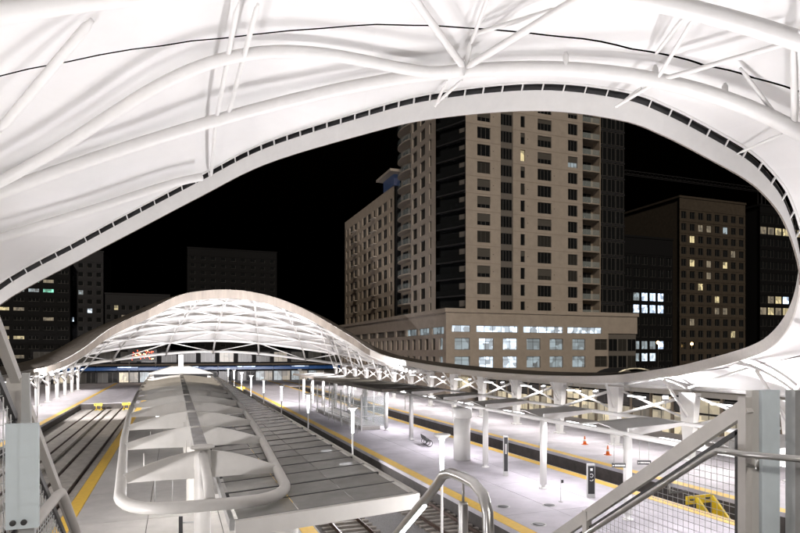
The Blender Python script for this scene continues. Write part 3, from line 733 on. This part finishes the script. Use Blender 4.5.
for y in (3.4, 4.9): MB().tube([(3.37,y,7.35-SL*(y-2.99)-.02),(3.37,y,7.35-SL*(y-2.99)-.09),(3.53,y,7.35-SL*(y-2.99)-.09)], .008, 8).build('rail_bracket', 'stainless', rg)
MB().tube([(3.47,2.78,7.32),(3.5,2.8,7.25),(3.56,2.93,7.25)], .012, 8).build('rail_bracket', 'stainless', rg)
lg = guard('stair_guard', 'grey sloping stair guard with wire mesh and a bolted pale blue plate', -.555, 2.0, 8.335, [(2.0, 0), (2.62, .0), (4.1, 0)], 6.5, .03, .036, 'painted_grey')
pl = MB().box(-.495, 2.18, 7.445, -.405, 2.2, 7.775).build('cover_plate', 'pale_blue', lg)
for x in (-.478, -.448):
    MB().lathe([(.009,0),(.009,.006),(.004,.008)], n=12).build('bolt', 'dark_steel', pl).location = (x+.004, 2.179, 7.466)
    pl.children[-1].rotation_euler = (R(90), 0, 0)
MB().hexa([(-.47,2.215,7.0),(-.41,2.215,7.0),(-.41,2.25,7.0),(-.47,2.25,7.0),(-.475,2.3,7.93),(-.455,2.3,7.93),(-.455,2.32,7.93),(-.475,2.32,7.93)]).build('newel', 'grey_steel', lg)
MB().tube([(-.5,.6,7.35),(-.5,3.1,7.35),(-.5,3.2,7.34),(-.5,3.27,7.30),(-.5,3.34,7.25),(-.5,7,7.25-SL*3.66)], .021, 14).build('handrail', 'painted_grey', lg)
MB().box(-.5, 2.55, 7.2, -.36, 2.6, 7.22).build('rail_bracket', 'pale_blue', lg)

mh = thing('handrail', 'stainless looped tube handrail with a lit underside in the middle of the stair', 'handrail', (0, 0, 0))
pts = [(1.15, 7.5, 7.46-SL*5.05)]+[(1.15, 2.62, 7.46-SL*.17), (1.15, 2.5, 7.44), (1.15, 2.42, 7.462), (1.15, 2.3, 7.465), (1.15, 2.2, 7.46), (1.15, 2.12, 7.43), (1.15, 2.085, 7.37), (1.15, 2.08, 7.28), (1.15, 2.08, 6.4)]
MB().tube(pts, .0225, 16).build('rail_tube', 'stainless', mh)
MB().bar((1.15, 2.72, 7.46-SL*.27-.027), (1.15, 6, 7.46-SL*3.55-.027), .02, .012).build('lit_strip', 'led', mh)
MB().lathe([(.021,0),(.021,.95),(.018,.96)], (1.15, 2.3, 6.4), 14).build('post', 'stainless', mh)
MB().lathe([(.006,0),(.006,.08)], (1.15, 2.3, 7.36), 8).build('pin', 'stainless', mh)

gp = thing('glass_gate', 'pale frosted panel and grey framed mesh gate beside the stair guard post', 'gate', (0, 0, 0))
MB().box(3.77, 2.98, 6.4, 3.94, 3.06, 7.735).build('frosted_panel', 'pale_blue', gp)
MB().box(3.70, 3.0, 6.4, 3.765, 3.05, 7.735).build('frame_post', 'cream_steel', gp)
MB().box(3.98, 2.9, 6.4, 4.05, 2.97, 7.735).build('frame_post', 'grey_steel', gp)
MB().box(4.054, 2.9, 7.65, 5.0, 2.97, 7.735).build('frame_rail', 'grey_steel', gp)
ms = MB(); x = 4.09
while x < 5: ms.tube([(x, 2.93, 6.4), (x, 2.93, 7.65)], .0025, 4, cap=False); x += .05
z = 6.42
while z < 7.64: ms.tube([(4.05, 2.93, z), (5, 2.93, z)], .0025, 4, cap=False); z += .05
ms.build('wire_mesh', 'grey_steel', gp)

bl2 = thing('bridge_fill', 'added pole lamp behind the stair head, fill light for the railings', 'lamp', (1.6, -4.5, 6.4))  # added lamp behind the camera, brightens the stair railings
MB().lathe([(.12,0),(.06,.1),(.05,3.4)], n=12).build('pole', 'grey_steel', bl2)
MB().box(-.35, -.1, 3.41, .35, .5, 3.5).build('head', 'grey_steel', bl2); MB().box(-.3, .0, 3.395, .3, .45, 3.405).build('lens', 'soft_lamp', bl2)
ld = bpy.data.lights.new('landing_fill', 'AREA'); ld.shape = 'RECTANGLE'; ld.size, ld.size_y = .6, .45; ld.energy = 260; ld.color = (1, .95, .88)
lo = link('landing_fill', ld, bl2, (0, .25, 3.37)); lo.rotation_euler = (R(50), 0, 0)
# ------------------------------------------------------------------ buildings
def facade(parent, name, o, ang, width, z0, z1, opens, m, depth=.3):
    """wall with real openings; local x runs along the wall, local y goes into the building"""
    xs = sorted({0, width, *[a for w in opens for a in w[:2]]}); zs = sorted({z0, z1, *[a for w in opens for a in w[2:4]]})
    b = MB()
    def inside(x, z): return any(w[0] < x < w[1] and w[2] < z < w[3] for w in opens)
    for j in range(len(zs)-1):
        zc = (zs[j]+zs[j+1])/2; start = None
        for i in range(len(xs)-1):
            solid = not inside((xs[i]+xs[i+1])/2, zc)
            if solid and start is None: start = xs[i]
            if start is not None and (not solid or i == len(xs)-2):
                e = xs[i+1] if solid else xs[i]
                b.quad((start,0,zs[j]), (e,0,zs[j]), (e,0,zs[j+1]), (start,0,zs[j+1])); start = None
    for x0, x1, a, c in [w[:4] for w in opens]:
        b.quad((x0,0,a),(x0,depth,a),(x0,depth,c),(x0,0,c)); b.quad((x1,0,c),(x1,depth,c),(x1,depth,a),(x1,0,a))
        b.quad((x0,0,a),(x1,0,a),(x1,depth,a),(x0,depth,a)); b.quad((x0,depth,c),(x1,depth,c),(x1,0,c),(x0,0,c))
    return link(name, b.mesh(name, m), parent, (o[0], o[1], 0), ang)
WM = {}
def window(parent, o, ang, x0, x1, z0, z1, nm, pane, depth=.22, frame='window_frame', tr=0):
    w, h = round(x1-x0, 3), round(z1-z0, 3)
    key = (w, h, nm, frame, tr)
    if key not in WM:
        f = .06; b = MB()
        b.box(0, -.03, 0, w, .03, f); b.box(0, -.03, h-f, w, .03, h); b.box(0, -.03, f, f, .03, h-f); b.box(w-f, -.03, f, w, .03, h-f)
        for k in range(1, nm): b.box(w*k/nm-.035, -.028, f, w*k/nm+.035, .028, h-f)
        if tr: b.box(f, -.026, h*tr-.03, w-f, .026, h*tr+.03)
        WM[key] = b.mesh('window', frame)
    pk = ('pane', w, h, pane)
    if pk not in WM: WM[pk] = MB().box(.03, .0, .03, w-.03, .012, h-.03).mesh('pane', pane)
    c, s = math.cos(ang), math.sin(ang)
    wo = link('window', WM[key], parent, (o[0]+c*x0-s*depth, o[1]+s*x0+c*depth, z0), ang)
    link('pane', WM[pk], wo)
    return wo
def pick(rng): return rng
# --- the pale stone tower
tw = thing('stone_tower', 'tall tan stone apartment tower with grid windows rising from a lit podium', 'building', (0, 0, 0))
F0, FP, NF = 15.25, 3.15, 15
TOP = F0+FP*NF+1
TX0, TX1, TY = 49.0, 74.4, 97.0
cols = [(52.7, 2.7, 3), (60.9, .95, 1), (65.7, 3.1, 4), (72.1, 2.2, 3)]
op = []; info = []
for k in range(NF):
    zb = F0+FP*k
    for cx, w, nm in cols:
        op.append((cx-w/2-TX0, cx+w/2-TX0, zb+.1, zb+2.2)); info.append(nm)
op.append((56.2-TX0, 58.8-TX0, F0-.1, F0+FP*NF-.4))         # recessed grey strip
facade(tw, 'wall', (TX0, TY), 0, TX1-TX0, 15.0, TOP, op, 'stone', .35)
rnd = random.Random(3)
for (x0, x1, a, c), nm in zip(op, info):
    r = rnd.random(); pane = 'dark_glass' if r < .8 else 'blind_glass'
    z = (a-F0)/FP
    if abs(x0-(60.9-.475-TX0)) < .01 and 8.5 < z < 9.6: pane = 'lit_warm'
    if abs(x0-(72.1-1.1-TX0)) < .01 and 8.5 < z < 9.6: pane = 'lit_cool_soft'
    window(tw, (TX0, TY), 0, x0, x1, a, c, nm, pane)
    if pane != 'lit_warm' and rnd.random() < .4:
        MB().box(TX0+x0+.07, TY+.16, c-.06-rnd.uniform(.3, 1.5), TX0+x1-.07, TY+.185, c-.065).build('blind', 'blind_cloth', tw)
    if rnd.random() < .5: MB().box(TX0+x1+.5, TY-.03, a+1.0, TX0+x1+.7, TY-.004, a+1.15).build('vent', 'spandrel', tw)
for k in range(NF):
    zb = F0+FP*k
    for xa, xb in ((TX0+.01, 56.19), (58.81, TX1-.01)): MB().box(xa, TY-.025, zb+2.55, xb, TY-.003, zb+2.68).build('string_course', 'slab_edge', tw)
    MB().box(56.24, TY+.3, zb+2.2, 58.76, TY+.4, zb+FP+.1-.02).build('spandrel', 'spandrel', tw)
    window(tw, (TX0, TY), 0, 56.2-TX0+.04, 58.8-TX0-.04, zb+.1, zb+2.18, 4, 'dark_glass', .34)
# balcony bay and dark glass bay on the right
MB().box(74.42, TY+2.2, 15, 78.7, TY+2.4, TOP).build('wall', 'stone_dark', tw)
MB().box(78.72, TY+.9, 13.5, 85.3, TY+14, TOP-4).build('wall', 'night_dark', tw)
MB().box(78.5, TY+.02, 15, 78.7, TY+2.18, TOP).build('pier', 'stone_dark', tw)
for k in range(NF):
    zb = F0+FP*k
    MB().box(74.44, TY+.02, zb-.28, 78.48, TY+2.18, zb-.06).build('balcony_slab', 'slab_edge', tw)
    MB().box(74.46, TY+.05, zb-.05, 78.46, TY+.08, zb+1.0).build('balcony_glass', 'clear_glass', tw)
    window(tw, (74.42, TY+2.2), 0, .5, 3.6, zb, zb+2.3, 3, 'dark_glass', -.05)
    for q in range(3): window(tw, (78.72, TY+.9), 0, .2+q*2.1, 2.1+q*2.1, zb-.4, zb+2.2, 2, 'dark_glass', -.05)
    MB().box(78.72, TY+.75, zb+2.3, 85.3, TY+.88, zb+2.6).build('spandrel', 'night_panel', tw)
# dark glazed corner with balconies
cor = MB(); cor.quad((46, 103.5, 15), (49, 97.02, 15), (49, 97.02, TOP), (46, 103.5, TOP))
MB().hexa([(46.9,103.4,15),(49.9,97.4,15),(50,104,15),(47,104.5,15),(46.9,103.4,TOP),(49.9,97.4,TOP),(50,104,TOP),(47,104.5,TOP)]).build('corner_core', 'dark_glass', tw)
for k in range(NF+1):
    zb = F0+FP*k
    MB().hexa([(46.02,103.4,zb-.3),(48.9,97.05,zb-.3),(49.8,97.6,zb-.3),(47,103.4,zb-.3),(46.02,103.4,zb-.05),(48.9,97.05,zb-.05),(49.8,97.6,zb-.05),(47,103.4,zb-.05)]).build('balcony_slab', 'night_panel', tw)
    MB().bar((46.05, 103.3, zb+.48), (48.9, 97.1, zb+.48), .03, 1.0).build('balcony_glass', 'dark_glass', tw)
    MB().bar((47.6, 102.2, zb+1.2), (49.6, 98.0, zb+1.2), .06, 2.0).build('blind', 'spandrel', tw)
# left face, local x runs towards the camera (from far to near)
op = []; info = []
LY = 116.3
for k in range(NF):
    zb = F0+FP*k
    for cx, w, nm in ((2.2, 2.4, 2), (6.4, 2.4, 2), (10.2, 1.0, 1)):
        op.append((cx-w/2, cx+w/2, zb+.1, zb+2.2)); info.append(nm)
facade(tw, 'wall', (46, LY), R(-90), LY-103.5, 15.0, TOP, op, 'stone', .35)
for (x0, x1, a, c), nm in zip(op, info): window(tw, (46, LY), R(-90), x0, x1, a, c, nm, 'dark_glass' if rnd.random() < .75 else 'blind_glass')
# rounded balcony stack between tower and wing
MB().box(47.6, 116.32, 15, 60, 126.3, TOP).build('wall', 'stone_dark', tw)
for k in range(NF+1):
    zb = F0+FP*k
    poly = [(47.58, 116.4)]+[(47.6-2.0*math.sin(R(a)), 121.3-4.8*math.cos(R(a))) for a in range(12, 169, 12)]+[(47.58, 126.2)]
    n = len(poly); b = MB(); b.v = [(x, y, zb-.3) for x, y in poly]+[(x, y, zb-.06) for x, y in poly]
    b.f = [tuple(range(n)), tuple(range(2*n-1, n-1, -1))]+[(i, n+i, n+(i+1) % n, (i+1) % n) for i in range(n)]; b.sm = [False]*len(b.f)
    b.build('balcony_slab', 'slab_edge', tw)
    MB().grid([[(x, y, zb-.05), (x, y, zb+1.0)] for x, y in poly[1:-1]], False).build('balcony_glass', 'clear_glass', tw)
    window(tw, (47.6, 126.0), R(-90), 1.2, 4.2, zb, zb+2.2, 2, 'dark_glass', -.05); window(tw, (47.6, 126.0), R(-90), 5.4, 8.8, zb, zb+2.2, 3, 'dark_glass', -.05)
MB().box(45.9, 126.4, 45.45, 47.4, 133.5, 47.9).build('blue_glazing', 'violet_panel', tw)
MB().box(44.4, 124.5, 47.95, 47.5, 134.5, 48.5).build('canopy_slab', 'slab_edge', tw)
MB().box(49.1, 97.45, 14.9, 78.6, 125, 15.0+.02).build('terrace', 'concrete', tw)
MB().box(50.05, 98.5, 15.05, 74.3, 116, TOP-.2).build('core', 'night_dark', tw)
MB().box(48.0, 104.6, 15.05, 50.0, 116.25, TOP-.2).build('core', 'night_dark', tw)
# lower wing
op = []; info = []
WY = 168; WL = WY-126.32
for k in range(9):
    zb = F0+.3+3.15*k
    for j in range(10):
        cx = 2.4+j*4.1; w = 2.9 if j % 3 else 1.7
        op.append((cx-w/2, cx+w/2, zb+.1, zb+2.2)); info.append(2 if j % 3 else 1)
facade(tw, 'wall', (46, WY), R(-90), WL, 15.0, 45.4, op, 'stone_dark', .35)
for (x0, x1, a, c), nm in zip(op, info): window(tw, (46, WY), R(-90), x0, x1, a, c, nm, 'dark_glass' if rnd.random() < .7 else 'blind_glass')
MB().box(46.4, 126.4, 15.05, 60, 167.9, 45.3).build('core', 'night_dark', tw)
for j in range(2):
    for k in range(9):
        yb = 157-j*16.4; zb = F0+.3+3.15*k
        MB().box(45.2, yb-1.6, zb-.1, 45.98, yb+1.6, zb+.08).build('balcony_slab', 'slab_edge', tw)
# podium
PX, PY, PZ = 44.4, 95.5, 15.0
op = []; panes = []
for j, ux in enumerate((47.6, 52.4, 57.3, 62.3, 67.3, 72.4, 77.6)):
    for z0 in (8.4, 5.1, 1.6):
        op.append((ux-1.5-PX, ux+1.5-PX, z0, z0+2.1)); panes.append(('w', j, z0))
for a, b in ((45.6, 49.2), (50.4, 59.0), (60.1, 68.8), (69.8, 77.8)):
    op.append((a-PX, b-PX, 11.55, 12.75)); panes.append(('s', a, 0))
facade(tw, 'podium_wall', (PX, PY), 0, 79.3-PX, -1.35, PZ, op, 'stone', .4)
for (x0, x1, a, c), (t, j, z0) in zip(op, panes):
    if t == 's': window(tw, (PX, PY), 0, x0, x1, a, c, max(2, int((x1-x0)/1.5)), 'lit_cool' if j < 78 else 'lit_cool_soft', .3)
    else:
        pane = ['lit_cool_soft', 'lit_cool', 'lit_cool', 'lit_cool_soft', 'lit_cool_soft', 'lit_cool_soft', 'blind_glass'][j] if z0 > 2 else 'lit_store'
        window(tw, (PX, PY), 0, x0, x1, a, c, 2, pane, .3, tr=.7)
PL = 72.0
op = []; panes = []
for j in range(22):
    x = PL-2.2-j*3.2
    for z0 in (8.4, 5.1): op.append((x-.8, x+.8, z0, z0+2.1)); panes.append((j, 'w'))
for j in range(11): op.append((PL-6.2-j*6.4, PL-.9-j*6.4, 11.2, 12.5)); panes.append((j, 's'))
facade(tw, 'podium_wall', (PX, PY+PL), R(-90), PL, -1.35, PZ, op, 'stone', .4)
for (x0, x1, a, c), (j, t) in zip(op, panes):
    if t == 's': window(tw, (PX, PY+PL), R(-90), x0, x1, a, c, 3, 'lit_cool_soft' if j < 3 else 'spandrel', .3)
    else: window(tw, (PX, PY+PL), R(-90), x0, x1, a, c, 1, 'blind_glass' if j > 0 else 'lit_cool_soft', .3)
MB().box(PX-.25, PY-.25, PZ+.004, 86.6, PY+PL, PZ+.7).build('cornice', 'stone', tw)
MB().box(PX+.8, PY+.8, -1.3, 86.3, PY+PL-.5, PZ-.1).build('core', 'night_dark', tw)
MB().box(79.32, PY+.3, -1.3, 86.3, PY+.75, 11.6).build('side_annex', 'spandrel', tw)
MB().box(79.32, PY+.02, 11.62, 86.4, PY+.75, PZ).build('podium_band', 'stone', tw)
for j in range(3):
    for z0 in (8.2, 4.9, 1.6): window(tw, (79.32, PY+.3), 0, .25+j*2.3, 2.3+j*2.3, z0, z0+2.4, 2, 'dark_glass' if (j+int(z0)) % 3 else 'blind_glass', -.05)

# --- a generic night block with real windows
def block(label, name, x0, x1, y, dpt, z1, wallm, cols, z0s, ww, wh, lit, nm=2, base=-1.35, face_x=None):
    b = thing(name, label, 'building', (x0, y, 0))
    W = x1-x0; op = []; cen = [W*(i+.5)/cols for i in range(cols)]
    for z in z0s:
        for c in cen: op.append((c-ww/2, c+ww/2, z, z+wh))
    facade(b, 'wall', (0, 0), 0, W, base, z1, op, wallm, .3)
    for k, (xa, xb, a, c) in enumerate(op):
        r, q = divmod(k, cols)
        window(b, (0, 0), 0, xa, xb, a, c, nm, lit.get((r, q), 'dark_glass'), .2)
    MB().box(0.35, .4, base+.01, W-.01, dpt, z1-.1).build('core', wallm, b)
    MB().box(-.2, -.2, z1+.004, W+.2, dpt, z1+.6).build('parapet', wallm, b)
    for z in z0s: MB().box(0, -.12, z+wh+.5, W, -.004, z+wh+.68).build('string_course', wallm, b)
    return b
fl = lambda n, z=2.0, p=3.4: [z+p*i for i in range(n)]
b1 = block('dark brick apartment block with a few yellow lit windows beyond the tower', 'apartment_block', 134.5, 160, 132, 24, 52, 'night_brick', 8, fl(14), 1.9, 2.0,
      {(11,1):'lit_warm',(9,5):'lit_warm',(9,1):'lit_warm',(7,2):'lit_warm',(6,4):'lit_warm',(5,5):'lit_warm_dim',(5,4):'lit_warm_dim',(12,2):'lit_warm_dim',(9,3):'lit_warm_dim',(12,5):'lit_cool_soft',(8,3):'lit_warm_dim',(4,1):'lit_warm_dim',(3,6):'lit_warm',(10,6):'lit_warm_dim',(12,3):'lit_warm_dim'})
b2 = block('dark glass office block with rows of warm lit windows right of the brick block', 'office_block', 161, 192, 128, 26, 51, 'night_dark', 10, fl(14), 2.7, 2.2,
      {(12,1):'lit_warm_dim',(12,2):'lit_warm',(12,3):'lit_warm',(12,4):'lit_warm',(12,5):'lit_warm',(12,0):'lit_warm_dim',(6,2):'lit_warm',(6,3):'lit_blue',(6,1):'lit_warm_dim',(5,0):'lit_warm_dim',(5,1):'lit_warm',(5,2):'lit_warm_dim',(5,3):'lit_warm',(5,4):'lit_warm',(11,6):'lit_warm_dim',(3,2):'lit_blue'})
b3 = block('black office block with bright bluish lit windows beside the stone tower', 'office_block', 108, 134, 134, 20, 40, 'night_dark', 9, fl(10), 2.2, 2.3,
      {(6,q):'lit_blue' for q in (5,6,7)} | {(5,q):'lit_blue' for q in (4,5,6,7)} | {(6,4):'lit_cool_soft'} | {(2,q):'lit_cool_soft' for q in (4,5,6)} | {(2,7):'lit_blue'} | {(1,q):'lit_cool' for q in (5,6)} | {(1,4):'lit_cool_soft'})
b4 = block('dark office block with scattered lit office strips beyond the left side of the hall', 'office_block', -82, -38, 262, 40, 42, 'night_dark', 9, fl(11, 2, 3.6), 3.6, 1.3,
      {(9,6):'lit_green',(9,7):'lit_warm_dim',(8,5):'lit_cool_soft',(8,6):'lit_cool_soft',(8,7):'lit_green',(7,3):'lit_warm',(6,4):'lit_warm',(6,5):'lit_warm_dim',(5,3):'lit_warm',(4,4):'lit_warm_dim',(3,3):'lit_warm',(3,4):'lit_warm',(3,5):'lit_warm',(2,2):'lit_cool_soft',(1,4):'lit_warm_dim',(5,7):'lit_warm_dim',(1,5):'lit_warm_dim'}, 3)
b5 = block('tall grey windowless-topped block behind the left office block', 'office_block', -40, -27, 268, 30, 48, 'night_panel', 4, fl(12, 2, 3.6), 1.8, 1.8,
      {(8,1):'lit_cool_soft',(6,2):'lit_cool',(5,0):'lit_cool'}, 1)
b6 = block('low dark block with small pale lit windows beside the far arch', 'office_block', -26, -2, 264, 30, 31, 'night_panel', 9, fl(7, 2, 3.8), 1.5, 1.9,
      {(6,1):'lit_warm',(5,2):'lit_warm_dim',(5,4):'lit_warm_dim',(4,3):'lit_cool_soft',(4,4):'lit_warm',(4,6):'lit_warm_dim',(2,1):'violet_panel',(2,2):'violet_panel',(1,1):'violet_panel',(1,4):'violet_panel',(5,5):'lit_warm'}, 1)
b7 = block('faint black tower block far behind the far arch', 'tower_block', 6, 52, 330, 40, 62, 'night_dark', 9, fl(15, 3, 3.8), 2.4, 1.6, {(6,4):'lit_cool_soft',(9,2):'lit_warm_dim',(4,8):'lit_cool_soft',(3,7):'lit_cool_soft'}, 1)
# lit shopfront along the street behind the hall columns
st = thing('shopfront_row', 'warm lit glazed shopfronts along the street behind the hall columns', 'shopfront', (48, 6, 0))
for k in range(28):
    y = k*3
    MB().box(0, y, -1.34, .3, y+.25, 3.6).build('pier', 'stone_dark', st)
    window(st, (0, y+3), R(-90), .05, 2.7, -.6, 1.9, 2, 'lit_store' if rnd.random() < .6 else 'lit_warm_dim', .1)
    window(st, (0, y+3), R(-90), .05, 2.7, 2.0, 3.4, 2, 'lit_store' if rnd.random() < .5 else 'blind_glass', .1)
MB().box(-.4, -.1, 3.62, 6, 84.2, 4.1).build('canopy_slab', 'cream_steel', st)
MB().box(.5, 0, -1.33, 6, 84, 3.6).build('core', 'night_dark', st)
# concourse building across the far end with a blue fascia
co = thing('concourse', 'long low concourse with a blue fascia and glazed front behind the far arch', 'building', (-34, 172, 0))
MB().box(0, 2, -1.34, 80, 14, 8.5).build('core', 'night_dark', co)
MB().box(0, -1.2, 4.45, 80, 1.99, 4.8).build('canopy_slab', 'night_brick', co)
for k in range(16):
    MB().box(k*5+.05, -1.3, 3.2, k*5+4.95, -1.1, 4.1).build('blue_fascia', 'blue_band', co)
    MB().tube([(k*5+.1, -1.42, 4.0), (k*5+4.9, -1.42, 4.0)], .09, 8).build('lit_tube', 'lit_blue' if k % 3 == 1 else 'blue_band', co)
    MB().box(k*5, .3, 0, k*5+.25, .6, 4.4).build('pier', 'night_panel', co)
    r = rnd.random()
    window(co, (0, .4), 0, k*5+.3, k*5+2.6, .0, 2.7, 2, 'lit_cool_soft' if r < .35 else 'lit_store' if r < .6 else 'blind_glass', 0)
    window(co, (0, .4), 0, k*5+2.65, k*5+4.95, .0, 2.7, 2, 'lit_warm_dim' if r < .5 else 'dark_glass', 0)
    window(co, (0, 2), 0, k*5+.6, k*5+4.4, 5.2, 8.0, 3, 'lit_warm_dim' if k in (9, 12) else 'blind_glass', -.05)
ns = thing('lamp_sign', 'board of glowing red and amber sign lamps below the far arch', 'sign', (-11.5, 171, 5.6))
MB().box(0, 0, 0, 7, .3, 3.2).build('board', 'black', ns)
for k in range(60):
    x, z = 3.5+rnd.gauss(0, 1.35), 1.6+rnd.gauss(0, .6)
    if .2 < x < 6.8 and .2 < z < 3: MB().lathe([(.02,-.09),(.09,-.05),(.09,.05),(.02,.09)], (x, -.1, z), 8).build('sign_lamp', rnd.choice(['red_neon', 'red_neon', 'red_neon', 'amber_lamp']), ns)
for x in (.3, 6.7): MB().box(x-.1, .31, -6.9, x+.1, .5, 3).build('post', 'dark_steel', ns)
# street lamps beyond the hall
sl = thing('street_lamp', 'street lamp with a small amber globe on the street beyond the hall', 'street lamp', (118, 112, -1.35), 0, 'amber street lamps beyond the hall')
MB().lathe([(.14,0),(.07,.4),(.05,11)], n=10).build('pole', 'dark_steel', sl); MB().lathe([(.1,11.0),(.32,11.2),(.32,11.5),(.1,11.7)], n=12).build('globe', 'amber_lamp', sl)
for x, y in ((141, 112), (158, 110), (96, 100)):
    c = copy_tree(sl); c.location = (x, y, -1.35)
# construction crane, barely lit
cr = thing('tower_crane', 'unlit lattice tower crane behind the stone tower', 'crane', (240, 190, 0))
for sx in (-1, 1):
    for sy in (-1, 1): MB().tube([(sx, sy, -1.35), (sx, sy, 82)], .12, 6).build('mast_leg', 'night_panel', cr)
for k in range(24):
    z = k*3; MB().tube([(-1,-1,z),(1,-1,z+3)], .07, 5).build('lacing', 'night_panel', cr)
for z, y in ((78, -.7), (78, .7), (79.6, 0)): MB().tube([(-85, y, z), (22, y, z)], .12, 6).build('jib_chord', 'night_panel', cr)
for k in range(44):
    x = -85+k*2.4; MB().tube([(x,-.7,78),(x+1.2,0,79.6),(x+2.4,-.7,78)], .06, 5).build('lacing', 'night_panel', cr)

# arched shelter roof on the street beyond the right side of the hall
sh = thing('street_shelter', 'low arched shelter with a warm lit edge on the street beside the podium', 'shelter', (66, 78, -1.35))
for q in range(3):
    x0 = q*9.0
    MB().grid([[(x0+4.2-4.2*math.cos(R(a)), yy, 5.2+1.5*math.sin(R(a))) for a in range(0, 181, 15)] for yy in (0, 5)]).build('arched_roof', 'night_panel', sh)
    MB().tube([(x0+4.2-4.2*math.cos(R(a)), -.05, 5.2+1.5*math.sin(R(a))) for a in range(0, 181, 15)], .1, 6).build('lit_edge', 'lit_store', sh)
    for xx in (x0+.1, x0+8.3): MB().tube([(xx, .2, 0), (xx, .2, 5.2)], .1, 8).build('post', 'dark_steel', sh)
